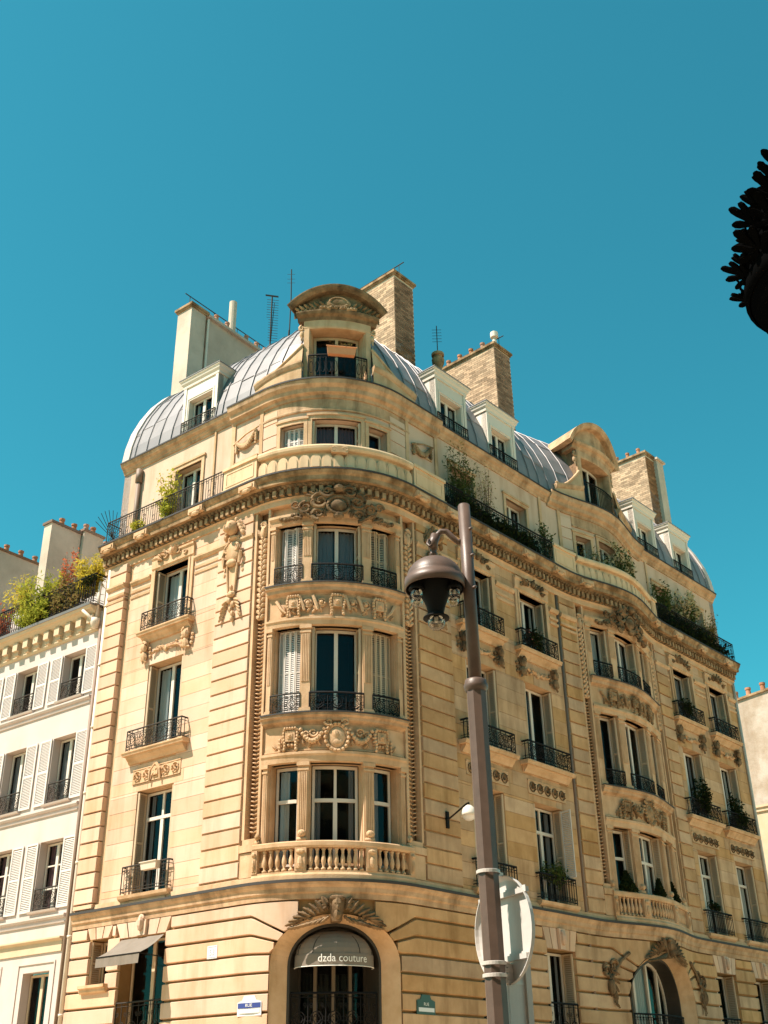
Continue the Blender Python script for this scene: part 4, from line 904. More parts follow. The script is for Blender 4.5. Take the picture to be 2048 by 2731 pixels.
# stone dormers of the bays with segmental hoods
def stone_dormer(c, d, o, hw, zf, zo, ze, zp, ap, hx, m, st=.12, relief=True):
    """o half opening, hw half width, zf floor, zo opening top, ze entablature top, zp hood springing, ap apex, hx hood half width"""
    mb = MB(); mb.wall(c-hw, c+hw, zf, ze, d, d-.5, [(c-o, c+o, zf+.01, zo)], st)
    for s in (-1, 1): mb.box(min(c+s*hw, c+s*(hw-.06)), max(c+s*hw, c+s*(hw-.06)), -1.9, d, zf, ze)
    for s in (-1, 1):
        a, e = sorted((c+s*o*1.03, c+s*hw)); mb.box(a, e, d-.05, d+.04, zf, ze-.3); mb.box(a-.02, e+.02, d-.05, d+.07, zf, zf+.15)
    mb.sweep([(d-.3, ze-.42), (d+.03, ze-.42), (d+.05, ze-.36), (d+.05, ze-.1), (d-.3, ze-.1)], c-hw, c+hw, st)
    do = mb.obj('stone_dormer', m, BLD)
    mb = MB(); mb.sweep([(d-.5, ze-.1), (d+.06, ze-.1), (d+.1, ze), (d+.2, ze+.06), (d+.24, ze+.14), (d+.24, ze+.18), (d-.5, ze+.2)], c-hw-.22, c+hw+.22, st); mb.obj('dormer_entablature', m_soot2 if relief else m, do)
    # segmental hood
    sag = ap-zp; R = (hx*hx+sag*sag)/(2*sag); zc = ap-R; n = 22; mb = MB(); V = []; F = []; a0 = math.asin(min(1, hx/R))
    ring = [(0, d-.4), (0, d+.22), (.08, d+.3), (.16, d+.33), (.2, d+.33), (.22, -2.3)]
    for i in range(n+1):
        a = -a0+2*a0*i/n; nx, nz = sin(a), cos(a)
        V += [P(c+(R-.2+k_)*nx, dd, zc+(R-.2+k_)*nz) for k_, dd in ring]
    kk = len(ring)
    for i in range(n): F += [(i*kk+j, i*kk+j+1, (i+1)*kk+j+1, (i+1)*kk+j) for j in range(kk-1)]
    F += [tuple(range(kk)), tuple(range(n*kk+kk-1, n*kk-1, -1))]
    mb.add(V, F); mb.obj('dormer_hood', m_soot2 if relief else m, do)
    mb = MB(); pts = [(c+(R-.19)*sin(-a0+2*a0*i/12), zc+(R-.19)*cos(-a0+2*a0*i/12)) for i in range(13)]
    V = []
    for x, z in pts: V += [P(x, d+.02, ze+.1), P(x, d+.02, max(z, ze+.1))]
    mb.add(V, [(2*i, 2*i+2, 2*i+3, 2*i+1) for i in range(12)])
    for s in (-1, 1): mb.add([P(c+s*(hw), d, ze), P(c+s*(hw), -2, ze), P(c+s*hw, -2, zp+.3), P(c+s*hw, d, zp+.3)], [(0, 1, 2, 3)])
    mb.obj('tympanum', m_soot2 if relief else m, do)
    if relief:
        mb = MB(); zt = ze+.3
        mb.blob(c, d+.1, zt+.2, .46, .16, .26, 0, 14, 8); mb.ring(c, d+.22, zt+.18, .3, .04, 16, 5, .6)
        for s in (-1, 1):
            for k in range(6): mb.scroll(c+s*(.4+.17*k), d+.1, zt+.03-.02*k, .13-.012*k, 1.4, pi/2, -s, .045, .02, 14); leaf(mb, c+s*(.45+.18*k), zt+.12-.02*k, .26, .12, pi/2-s*.9, d+.1)
            for k in range(5): mb.blob(c+s*(.1+.11*k), d+.2, zt-.06+.03*sin(k*2.2), .1, .1, .07, s*.3, 7, 5)
        mb.obj('tympanum_carving', m_soot, do, smooth=2)
    for s in (-1, 1):
        mb = MB(); x = c+s*(hw+.08); mb.scroll(x, d+.03, ze-.35, .1, 1.5, pi/2, -s, .05, .02); mb.blob(x, d, ze-.58, .09, .08, .15); leaf(mb, x, ze-.62, .25, .1, -pi/2, d); mb.obj('dormer_volute', m, do, smooth=True)
    w = window(BLD, c-o+.02, c+o-.02, zf+.05, zo-.03, d-.45, lights=2, fm=m_shut if relief else m_white, fw=.1)
    return do
do = stone_dormer(.15, -.3, .98, 1.2, 21.66, 23.72, 24.12, 24.62, 25.28, 1.72, m_trim)
rail('railing', do, -.86, 1.17, 21.72, 22.62, -.22, 'oval', None, m_iron)
do2 = stone_dormer(13.75, -.3, 1.0, 1.25, 21.66, 23.8, 24.2, 24.3, 25.5, 1.75, m_trim2, .15, False)
rail('railing', do2, 12.75, 14.75, 21.72, 22.7, -.22, 'plain', None, m_iron)
for c, hw, m, ends in ((.15, 1.2, m_trim, (-2.85, 3.2)), (13.75, 1.25, m_trim, (11.1, 16.3))):
    for s, e in ((-1, ends[0]), (1, ends[1])):
        a = c+s*hw; lo, hi = sorted((a, e)); tl, th = (.0, .34) if s < 0 else (.34, .0)
        mb = MB(); n = 12; V = []; F = []; pf = [(-.6, 0), (-.14, 0), (-.12, .08), (-.06, .14), (-.02, .24), (-.02, .3), (-.6, .33)]
        for i in range(n+1):
            u = e+(a-e)*i/n; z = 21.72+.32*(i/n)**.8; V += [P(u, d, z+y) for d, y in pf]
        k = len(pf)
        for i in range(n): F += [(i*k+j, (i+1)*k+j, (i+1)*k+(j+1) % k, i*k+(j+1) % k) for j in range(k)]
        F += [tuple(range(k)), tuple(range(n*k+k-1, n*k-1, -1))]; mb.add(V, F); mb.obj('raking_cornice', m_trim2, BLD)
        mb = MB(); V = []; F = []
        for i in range(n+1):                                       # wall under the rake and the sweeping scroll wall above it
            t = i/n; u = e+(a-e)*t; V += [P(u, -.1, 21.5), P(u, -.1, 21.9+.32*t**.8), P(u, -.1-.12*t, 21.95+.3*t+1.0*max(0, t-.12)**1.7), P(u, -.9, 21.95+.3*t+1.0*max(0, t-.12)**1.7)]
        for i in range(n): F += [(4*i+j, 4*i+j+1, 4*i+j+5, 4*i+j+4) for j in range(3)]
        mb.add(V, F); mb.obj('scroll_wall', m, BLD)
        mb = MB(); mb.ftube([(e+(a-e)*i/n, -.1-.12*i/n, 21.98+.3*i/n+1.0*max(0, i/n-.12)**1.7) for i in range(n+1)], .05, 6); mb.scroll(e+(a-e)*.06, -.1, 22.06, .1, 1.5, -pi/2, -s, .04, .02); mb.obj('scroll_coping', m, BLD, smooth=True)

# ---------------------------------------------------------------- chimneys
pot_me = {}
def pots(par, pts, h=.42, r=.11, m=None):
    for p in pts:
        key = (h, r)
        if key not in pot_me:
            mb = MB(); mb.lathe([(0, 0), (r, 0), (r*.92, h*.1), (r*.8, h*.75), (r, h*.8), (r, h), (r*.7, h), (r*.65, h*.5)], (0, 0, 0), 12); o = mb.obj('chimney_pot', m or m_pot, par, smooth=False); pot_me[key] = o.data
        else: o = link('chimney_pot', pot_me[key], par)
        o.location = p; o.rotation_euler = (0, 0, random.random()*6)
def stack(u0, u1, d0, d1, z0, z1, body, bricks=None):
    """chimney stack between u0..u1, from the street end d0 back to d1"""
    mb = MB(); mb.box(u0, u1, d1, d0, z0, z1); o = mb.obj('chimney', body, BLD)
    mb = MB(); mb.box(u0-.1, u1+.1, d1-.1, d0+.1, z1-.02, z1+.08); mb.box(u0-.05, u1+.05, d1-.05, d0+.05, z1-.1, z1-.02); mb.obj('chimney_cap', m_soot, o)
    if bricks:
        left, right = bricks; L, h, g = .3, .1, .012; st_l, st_r = MB(), MB(); n = 0; me = {}
        for r in range(int((z1-.12-z0)/(h))):
            z = z0+r*h; off = (r % 2)*L/2
            x = u0-off                                             # street end
            while x < u1-.01:
                a, e = max(x, u0)+g/2, min(x+L, u1)-g/2
                if e-a > .04:
                    n += 1; mb = MB() if (n <= 100 and z > z0+1.2) else st_r
                    mb.box(a, e, d0-.02, d0+.012+random.uniform(-.003, .003), z+g/2, z+h-g/2)
                    if mb is not st_r: mb.obj('brick', right, o)
                x += L
            y = d1-off
            while y < d0+.0:
                a, e = max(y, d1)+g/2, min(y+L, d0)-g/2
                if e-a > .04 and z > 25.2: st_l.box(u0-.012-random.uniform(-.003, .003), u0+.02, a, e, z+g/2, z+h-g/2)
                y += L
        if st_r.v: st_r.obj('brick', right, o, kind='stuff')
        st_l.obj('brick', left, o, kind='stuff')
    return o
def stack_rail(par, u, d0, d1, z, h=.75, n=4):
    mb = MB(); mb.ftube([(u, d0+.25, z+h), (u, d1, z+h)], .022, 5)
    for i in range(n): d = d0+(d1-d0)*i/(n-1); mb.ftube([(u, d, z), (u, d, z+h)], .014, 4)
    mb.obj('chimney_railing', m_ironb, par)
BA = 0                                                            # chimneys stand on the straight party walls, not on the bowed front
c1 = stack(5.2, 6.3, -2.6, -7.2, 24.3, 29.9, m_mort, (m_brick, m_brick2)); stack_rail(c1, 5.75, -2.8, -7, 29.98)
c2 = stack(11.5, 12.6, -2.6, -7.4, 24.3, 29.95, m_mort, (m_brick, m_brick2)); stack_rail(c2, 12.2, -2.8, -7.2, 30.0)
pots(c2, [P(11.68, -3.3-.62*i, 30.02) for i in range(7)]); mb = MB(); mb.lathe([(0, 0), (.09, 0), (.09, .7), (.06, .72), (.06, .78), (.17, .8), (.17, 1.05), (.08, 1.12), (0, 1.14)], P(12.1, -2.95, 30), 12); mb.obj('flue_cowl', m_white, c2)
c3 = stack(22.95, 23.75, -2.2, -6.5, 24.0, 29.5, m_mort, (m_brick, m_brick2)); pots(c3, [P(23.12, -2.6-.6*i, 29.55) for i in range(7)], .4, .1)
mb = MB(); mb.box(23.77, 24.4, -6, -2.05, 20, 29.4); mb.box(23.7, 24.5, -6.1, -1.95, 29.4, 29.5); mb.obj('chimney_pier', m_plas2, c3)
c4 = stack(-9.22, -8.44, -2.0, -2.75, 23.0, 29.35, m_plas2); mb = MB(); mb.box(-9.2, -8.55, -7.6, -2.95, 23, 29.3); mb.box(-9.3, -8.4, -7.7, -2.86, 29.3, 29.42); mb.obj('chimney_breast', m_plas2, c4)
pots(c4, [P(-8.55, d, 29.42) for d in (-3.4, -4.0, -5.1, -5.7, -6.2, -6.7, -7.4)], .3, .1); mb = MB(); mb.tube([P(-8.8, -4.5, 29.3), P(-8.8, -4.5, 31.2)], .16, 12); mb.obj('flue_pipe', m_plas2, c4)
mb = MB(); mb.lathe([(0, 0), (.1, 0), (.1, .3), (.06, .42), (0, .45)], P(-8.8, -3.2, 29.4), 10); mb.obj('flue_cowl', m_white, c4); stack_rail(c4, -8.95, -2.3, -7.6, 29.4, .8, 5)
mb = MB(); mb.ftube([(-8.38, -2.85, 23), (-8.38, -2.85, 29.1)], .05, 6); mb.obj('vent_pipe', m_white, c4)
BA = .55
# downpipes
mb = MB(); mb.ftube([(-8.93, .06, .1), (-8.93, .06, 17.3)], .065, 8)
for z in range(2, 17, 2): mb.ftube([(-8.93, .06, z), (-8.93, .06, z+.07)], .08, 8)
mb.obj('downpipe', m_pole2, BLD, smooth=True)
mb = MB(); mb.ftube([(-9.12, .05, .1), (-9.12, .05, 15.3)], .06, 8); mb.obj('downpipe', m_pole3, BLD, smooth=True)
mb = MB(); mb.ftube([(10.29, .0, .1), (10.29, .0, 17.2)], .05, 8); mb.obj('downpipe', m_pole3, BLD, smooth=True)
mb = MB(); mb.ftube([(UR-.12, .05, .1), (UR-.12, .05, 17.3)], .06, 8); mb.obj('downpipe', m_pole2, BLD, smooth=True)
mb = MB(); mb.ftube([(-8.3, -.2, 18.1), (-8.3, -.2, 20.5)], .08, 10); mb.ftube([(-8.3, -.2, 20.5), (-8.3, -.2, 21.0)], .12, 10); mb.obj('roof_downpipe', m_pole3, BLD, smooth=True)

# ---------------------------------------------------------------- white neighbour on the left
NB = thing('white_apartment_house', 'white rendered apartment house with louvred shutters and a planted roof terrace, adjoining the corner building', 'building')
NL, NR_ = -22.0, -9.22
rows = {1: (13.25, 14.88, 14.96), 2: (9.98, 12.1, 12.1), 3: (6.85, 8.9, 8.9)}
cols = [-10.4, -12.88, -15.33, -17.8, -20.2]
NO = [(c-.56, c+.56, z0, z1) for z0, z1, _ in rows.values() for c in cols]+[(c-.6, c+.6, 2.9, 5.24) for c in cols]
b = MB(); b.wall(NL, NR_, 0, 16, -.04, -.4, NO); b.add([P(NR_, -.04, 0), P(NR_, -.04, 16), P(NR_, -8, 16), P(NR_, -8, 0)], [(0, 1, 2, 3)]); b.obj('wall', m_plast, NB)
for ci, c in enumerate(cols):
    for l, (z0, z1, _) in rows.items():
        u0, u1 = c-.56, c+.56; w = window(NB, u0+.03, u1-.03, z0+.05, z1-.03, -.3, lights=2, fw=.06, muntins=2 if l == 3 else 0, curtain={3: ('plum', .9), 2: ('grey', .5)}.get(l))
        mb = MB(); mb.sweep([(-.3, z0-.02), (.02, z0-.02), (.06, z0+.0), (.08, z0+.05), (-.3, z0+.07)], u0-.1, u1+.1); mb.obj('window_sill', m_plast, w)
        rail('railing', w, u0+.02, u1-.02, z0+.08, z0+.68, -.04, 'scroll', None, m_ironb)
        for s in (-1, 1):
            mb = MB(); a = u0-.6 if s < 0 else u1+.04
            louvre(mb, P(a, -.02, z0+.05), -dL, Vector((0, 0, 1)), nL, .56, z1-z0-.05, .05, .06); mb.obj('shutter', m_shutw, NB)
    w = window(NB, c-.57, c+.57, 2.95, 5.2, -.3, lights=2, fm=m_shut)
    mb = MB(); mb.box(c-.85, c+.85, -.1, -.01, 5.45, 5.5); mb.box(c-.85, c-.8, -.1, -.01, 2.5, 5.45); mb.box(c+.8, c+.85, -.1, -.01, 2.5, 5.45); mb.box(c-.57, c+.57, -.2, -.17, 3.5, 3.55); mb.obj('window_moulding', m_plast, w)
def nsw(name, prof, m, u0=NL, u1=NR_-.12): mb = MB(); mb.sweep(prof, u0, u1); return mb.obj(name, m, NB)
for z in (13.08, 9.78, 6.62): nsw('string_course', [(-.1, z), (.02, z), (.05, z+.05), (.05, z+.1), (-.1, z+.12)], m_plast); nsw('string_course', [(-.1, z-.14), (.0, z-.14), (.015, z-.1), (-.1, z-.09)], m_plast)
nsw('shop_band', [(-.2, 5.72), (.0, 5.72), (.0, 6.0), (.1, 6.06), (.1, 6.1), (-.2, 6.12)], m_cream)
nsw('cornice', [(-.2, 15.35), (.0, 15.35), (.04, 15.42), (.04, 15.85), (.2, 15.9), (.28, 16.0), (.36, 16.03), (.4, 16.12), (-.6, 16.16)], m_cream)
nsw('gutter', [(.3, 16.12), (.43, 16.12), (.45, 16.2), (-.6, 16.22)], m_zinc)
u = NR_-.3; me_ = None
while u > NL:
    mb = MB(); mb.box(u-.13, u+.13, .02, .24, 15.58, 15.86); mb.box(u-.1, u+.1, .0, .15, 15.44, 15.58); mb.obj('modillion', m_cream, NB); u -= .56
rail('terrace_railing', NB, NL, -9.35, 16.25, 17.25, .3, 'plain', -.4, m_iron)
b = MB(); b.add([P(NL, .3, 16.17), P(NR_, .3, 16.17), P(NR_, -6, 16.17), P(NL, -6, 16.17)], [(0, 1, 2, 3)]); b.obj('terrace_floor', m_zinc, NB)
b = MB(); b.box(NL, NR_, -7, -2.6, 16.1, 19.2); b.obj('attic_wall', m_plast, NB)
mb = MB(); mb.ftube([(-9.7, .4, 16.0), (-9.45, .3, 15.75), (-9.28, .06, 15.4)], .05, 8); mb.ftube([(-9.34, .1, 15.75), (-9.34, .1, 17.0)], .05, 8); mb.lathe([(0, -.25), (.1, -.22), (.15, -.05), (.16, .1), (.0, .12)], P(-9.36, .12, 15.6), 12); mb.obj('rain_head', m_pole2, NB, smooth=True)
def nstack(u0, u1, d0, d1, z0, z1, ps):
    mb = MB(); mb.box(u0, u1, d1, d0, z0, z1); o = mb.obj('chimney', m_plas2, NB); mb = MB(); mb.box(u0-.06, u1+.06, d1-.06, d0+.06, z1, z1+.1); mb.obj('chimney_cap', m_brick2, o); pots(o, [P((u0+u1)/2, d, z1+.1) for d in ps], .36, .12); return o
for o in (nstack(-16.12, -15.64, -2.0, -3.4, 16, 22.2, (-2.6, -3.2)), nstack(-16.05, -15.5, -3.45, -4.4, 16, 22.35, (-3.7, -4.05)), nstack(-16.05, -15.6, -4.4, -7, 16, 22.0, (-4.8, -5.8)), nstack(-19.6, -19.1, -1.2, -6, 16, 22.1, (-1.8, -2.5, -3.2, -3.9))): pass

# ---------------------------------------------------------------- houses beyond the right end
RN = thing('roughcast_gable_house', 'pale roughcast gable wall with chimney pots beyond the far right end of the corner building', 'building')
m_rough = mat('peeling_roughcast', (.46, .385, .32), .95, .1, noise=(1.1, (.33, .25, .18), .95), bump=(5, 1.0), stain=((.26, .19, .13), .7, 1.1))
b = MB(); q0 = K+dR*40.6; V = [VZ(q0+nR*d, z) for d, z in ((-16, 0), (1, 0), (1, 23.05), (-8, 22.2), (-16, 22.2))]; V += [v+dR*.8 for v in V]
b.add(V, [(0, 1, 2, 3, 4), (9, 8, 7, 6, 5)]+[(i, (i+1) % 5, (i+1) % 5+5, i+5) for i in range(5)]); b.obj('wall', m_rough, RN)
b = MB()
for (d0, z0), (d1, z1) in (((-16, 22.2), (-8, 22.2)), ((-8, 22.2), (1, 23.05))): b.wbox(VZ(q0+nR*d0-dR*.1, z0+.004), dR*1.0, VZ(nR*(d1-d0), z1-z0), (0, 0, .12))
b.obj('coping', m_soot, RN); pots(RN, [VZ(q0+nR*d+dR*.4, 22.3+max(0, d+8)*.094) for d in (-7.4, -6.6, -5.7, -4.6, -3.6)], .6, .17)
YH = thing('low_cream_house', 'low cream house with moulded cornice in front of the roughcast gable wall', 'building')
b = MB(); q1 = K+dR*38.2; V = [VZ(q1+nR*d, z) for d, z in ((-14, 0), (0, 0), (0, 15.5), (-14, 15.5))]; V += [v+dR*1.2 for v in V]
b.add(V, [(0, 1, 2, 3), (7, 6, 5, 4)]+[(i, (i+1) % 4, (i+1) % 4+4, i+4) for i in range(4)]); b.obj('wall', m_cream, YH)
b = MB(); b.wbox(VZ(q1+nR*-14-dR*.15, 15.5), dR*1.4, nR*14, (0, 0, .12)); b.wbox(VZ(q1+nR*-14-dR*.08, 15.3), dR*.07, nR*14, (0, 0, .2)); b.obj('cornice', m_cream, YH)

# ---------------------------------------------------------------- unseen street front added behind the camera (mirrored in the panes, shades the square)
OB = thing('unseen_opposite_house', 'long limestone apartment house added unseen behind the viewpoint, for mirroring and shade', 'building')
b = MB(); Y0 = -9.0
def ob(x0, x1, z0, z1, y0=Y0, y1=Y0-.4): b.wbox((x0, y1, z0), (x1-x0, 0, 0), (0, y0-y1, 0), (0, 0, z1-z0))
xs = [-34+3.4*i for i in range(21)]
ob(-36, 34, 19.6, 21)
for l in range(6): ob(-36, 34, 3.4*l-.0, 3.4*l+1.0)
for x in xs: ob(x, x+2.1, 0, 19.6, Y0-.002)
ob(-36, 34, 19.0, 19.4, Y0+.5, Y0-.3); b.wbox((-36, Y0-12, 0), (70, 0, 0), (0, 10.5, 0), (0, 0, 20.9)); b.obj('wall', m_opp, OB)
b = MB(); b.add([(-36, Y0-.3, 0), (34, Y0-.3, 0), (34, Y0-.3, 19.6), (-36, Y0-.3, 19.6)], [(0, 1, 2, 3)]); b.obj('glazing', m_dark, OB)

# ---------------------------------------------------------------- street lamp
SL = thing('street_lamp', 'tall brown street lamp with a domed hood and clear globe bulbs', 'street lamp')
px = lambda z: .905-.0085*(z-2.2); PY = 10.5
mb = MB(); mb.tube([(px(z), PY, z) for z in (5.3, 6.3, 7.33)], .066, 18); mb.lathe([(.066, 0), (.06, .015), (0, .02)], (px(7.33), PY, 7.33), 18); mb.obj('upper_pole', m_lamp, SL, smooth=True)
mb = MB(); mb.tube([(px(z), PY, z) for z in (.13, 2.5, 5.28)], .098, 8); mb.obj('lower_pole', m_lamp, SL)
mb = MB(); mb.lathe([(.098, -.06), (.118, -.03), (.122, .0), (.11, .03), (.105, .06), (.066, .075)], (px(5.3), PY, 5.3), 20); mb.lathe([(.3, 0), (.3, .1), (.2, .2), (.16, .8), (.13, .9), (.1, .95)], (px(.1), PY, .13), 16); mb.obj('collar', m_lamp, SL, smooth=True)
for z in (7.03, 6.72, 6.35):
    mb = MB(); mb.lathe([(.0, .03), (.016, .028), (.018, .0), (.018, -.02)], (px(z)+.045, PY-.052, z), 8, Vector((.6, -.7, 0))); mb.obj('bolt', m_lamp, SL, smooth=True)
DX, DZ, HR = .515, 6.47, .315
mb = MB(); mb.tube([(px(7)-.02, PY, 6.93), (.78, PY, 6.9), (.72, PY, 6.96), (.66, PY, 7.03), (.6, PY, 7.03), (.545, PY, 6.97), (.515, PY, 6.88)], .032, 10); mb.tube([(px(7), PY, 6.84), (.82, PY, 6.88), (.78, PY, 6.91)], .024, 8); mb.obj('arm', m_lamp, SL, smooth=True)
mb = MB(); mb.tube([(.545, PY, 6.99), (.515, PY, 6.9), (.51, PY, 6.82)], .05, 12); mb.lathe([(.05, .0), (.035, -.03), (.03, -.06), (.04, -.075), (.04, -.1), (.028, -.11), (.028, -.16)], (.512, PY, 6.85), 14); mb.tube([(.47, PY-.04, 6.92), (.45, PY-.04, 6.87), (.47, PY-.05, 6.83), (.49, PY-.05, 6.85)], .014, 6); mb.obj('swivel_joint', m_lamp, SL, smooth=True)
mb = MB(); n = 10
mb.lathe([(.03, .25), (.06, .24)]+[(HR*.93*sin(pi/2*i/n), .245*cos(pi/2*i/n)) for i in range(2, n+1)]+[(HR, -.005), (HR, -.115), (HR-.012, -.115), (HR-.012, 0), (HR*.85, .02)], (DX, PY, DZ), 40); mb.obj('hood', m_lamp, SL, smooth=False)
for p in bpy.data.objects['hood'].data.polygons: p.use_smooth = True
m_ = bpy.data.objects['hood'].data
mb = MB(); mb.lathe([(HR-.013, -.11), (HR*.85, .0), (HR*.5, .14), (0, .2)], (DX, PY, DZ), 32); mb.lathe([(.15, .05), (.17, -.12), (.13, -.22), (.1, -.3), (.085, -.36), (.08, -.4)], (DX, PY, DZ), 20); mb.obj('reflector', m_black, SL, smooth=True)
mb = MB(); mb.lathe([(.085, .08), (.08, .02), (.1, -.01), (.135, -.03), (.135, -.042), (.07, -.03)], (DX, PY, DZ-.4), 24); mb.obj('bulb_cup', m_black, SL, smooth=True)
def bulb(o, r):
    mb = MB(); mb.lathe([(r*sin(pi*i/12)+.0001, -r*cos(pi*i/12)) for i in range(11)], o, 20); g = mb.obj('bulb', m_bulb, SL, smooth=True)
    mb = MB(); mb.lathe([(.0, r*.6), (r*.22, r*.55), (r*.2, -.0), (.0, -r*.05)], o, 8); mb.obj('filament_stem', m_alu, g)
bulb((DX, PY, DZ-.475), .092)
for a in (205, 335, 150, 30):
    x, y = DX+.215*cos(R_(a)), PY+.215*sin(R_(a)); bulb((x, y, DZ-.2), .062)
    mb = MB(); mb.lathe([(.04, .1), (.06, .05), (.08, .02), (.08, .0), (.05, .01)], (x, y, DZ-.16), 16, Vector((.0, 0, 1))); mb.obj('bulb_cup', m_black, SL, smooth=True)
# round traffic sign seen from behind, strapped to the pole
SG = thing('round_traffic_sign', 'back of a round aluminium traffic sign strapped to the street lamp pole', 'sign')
sc = Vector((1.06, 10.72, 3.04)); bn = Vector((-.885, -.465, 0)).normalized(); sx = Vector((0, 0, 1)).cross(bn).normalized()
mb = MB(); mb.lathe([(0, 0), (.435, 0), (.44, .0), (.468, .02), (.476, .06), (.468, .06), (.456, .03), (.435, .008), (0, .008)], sc, 48, bn); mb.obj('disc', m_alu, SG, smooth=False)
for z in (.28, -.27):
    mb = MB(); mb.wbox(sc-sx*.4*(1 if z > 0 else .85)+Vector((0, 0, z))+bn*.012, sx*.8*(1 if z > 0 else .85), bn*.035, (0, 0, .045)); mb.wbox(sc-sx*.36+Vector((0, 0, z+.045))+bn*.012, sx*.72, bn*.012, (0, 0, .02)); mb.obj('mounting_rail', m_alu, SG)
for z in (3.5, 2.72, 2.62):
    mb = MB(); mb.lathe([(.106, 0), (.11, .003), (.11, .03), (.106, .033)], (px(z), PY, z), 24); mb.wbox((px(z)+.05, PY+.04, z), (.1, .1, 0), (-.03, .03, 0), (0, 0, .035)); mb.obj('strap', m_steel, SG)
PB = thing('lower_sign_panel', 'narrow pale metal sign panel below the round sign on the lamp pole', 'sign')
mb = MB(); mb.wbox((1.03, 10.62, 1.7), (.2, .2, 0), (-.02, .02, 0), (0, 0, 1.05)); mb.wbox((1.2, 10.75, 1.7), (.05, .03, 0), (-.02, .05, 0), (0, 0, 1.06)); mb.obj('panel', m_alu, PB)
mb = MB(); mb.wbox((.98, 10.56, 2.58), (.2, .2, 0), (-.03, .03, 0), (0, 0, .03)); mb.obj('bracket', m_steel, PB); mb = MB(); mb.wbox((.98, 10.56, 2.68), (.2, .2, 0), (-.03, .03, 0), (0, 0, .03)); mb.obj('bracket', m_steel, PB)
# lamp on a bracket on the facade
WL = thing('wall_lamp', 'white wall lamp on a dark iron bracket, fixed to the shaded facade', 'lamp')
mb = MB(); mb.box(3.69, 3.79, .04, .1, 8.26, 8.7); mb.obj('back_plate', m_iron, WL)
mb = MB(); mb.ftube([(3.74, .08, 8.48), (3.72, .45, 8.64), (3.68, .8, 8.78), (3.66, .88, 8.79), (3.65, .9, 8.7)], .026, 6); mb.obj('arm', m_ironb, WL)
o3 = P(3.62, .9, 8.42); mb = MB(); mb.lathe([(.03, .3), (.08, .28), (.17, .2), (.21, .08), (.215, .0), (.2, .0), (.16, .16), (0, .22)], o3, 24); mb.obj('shade', m_white, WL, smooth=True); mb = MB(); mb.lathe([(.19, .02), (.14, -.07), (.06, -.11), (0, -.115)], o3, 20); mb.obj('lens', m_enam, WL, smooth=True)
# black cast iron lantern crown close by on the right
CL = thing('ornate_black_lantern', 'black ornate cast iron lantern crown with palmettes, against the sky at the right', 'street lamp')
lc = Vector((2.49, 4.72, 5.76)); mb = MB(); mb.lathe([(.0, -.5), (.3, -.48), (.42, -.4), (.475, -.26), (.48, -.16), (.46, -.12), (.43, -.02), (.4, .1), (.345, .25), (.3, .36), (.22, .5), (.12, .62), (.05, .75), (0, .8)], lc, 40); mb.obj('drum', m_lant, CL, smooth=True)
mb = MB(); mb.lathe([(.475, -.28), (.495, -.26), (.495, -.2), (.475, -.18)], lc, 40); mb.lathe([(.41, .06), (.425, .08), (.405, .1)], lc, 40); mb.obj('rim', m_lant, CL, smooth=True)
mb = MB(); mb.tube([lc+Vector((0, 0, -.5)), Vector((lc.x, lc.y, 4.2)), Vector((lc.x, lc.y, .1))], .07, 12, r2=.12); mb.obj('post', m_lant, CL, smooth=True)
def palm(r, z, sz, cnt, a0, tilt):
    """cast palmettes standing round the lantern: a fan of five lobes with slits between them, on a scrolled foot"""
    s0 = sz
    for i in range(cnt):
        sz = s0*random.uniform(.8, 1.2); a = a0+2*pi*i/cnt+random.uniform(-.06, .06); er = Vector((cos(a), sin(a), 0)); et = Vector((-sin(a), cos(a), 0)); base = lc+er*r+Vector((0, 0, z)); upv = (Vector((0, 0, 1))*cos(tilt)+er*sin(tilt)).normalized(); nn = et.cross(upv); mb = MB()
        for k in range(-2, 3):
            w = k*.6; dr = upv*cos(w)+et*sin(w); sd = et*cos(w)-upv*sin(w); L = sz*(1-.13*abs(k)); pts = [(.1, .045), (.42, .085), (.7, .135), (.9, .12), (1.0, .04)]
            V = [base+dr*L*t+sd*L*hw*s_+nn*sz*(.05*o+.12*t*t) for o in (-1, 1) for s_ in (-1, 1) for t, hw in pts]; F = []
            for j in range(4): F += [(j, j+1, j+6, j+5), (10+j, 15+j, 16+j, 11+j), (j, 10+j, 11+j, j+1), (5+j, 6+j, 16+j, 15+j)]
            F += [(4, 14, 19, 9), (0, 5, 15, 10)]; mb.add(V, F)
        for k in (-1, 1): mb.tube([base-upv*sz*.1, base+et*k*sz*.3+upv*sz*.02, base+et*k*sz*.52+upv*sz*.2, base+et*k*sz*.4+upv*sz*.34], sz*.08, 6, r2=sz*.05)
        for k in (-1, 1): ce = base+et*k*sz*.62-upv*sz*.02; mb.tube([ce+(et*cos(pi*j/4)+upv*sin(pi*j/4))*sz*.22 for j in range(8)], sz*.055, 5, closed=True)
        mb.obj('palmette', m_lant, CL)
palm(.47, -.14, .155, 13, .12, .85); palm(.425, .02, .165, 12, .0, .45); palm(.37, .2, .16, 11, .25, .6); palm(.3, .37, .18, 9, .05, .45); palm(.21, .52, .17, 8, .3, .4)

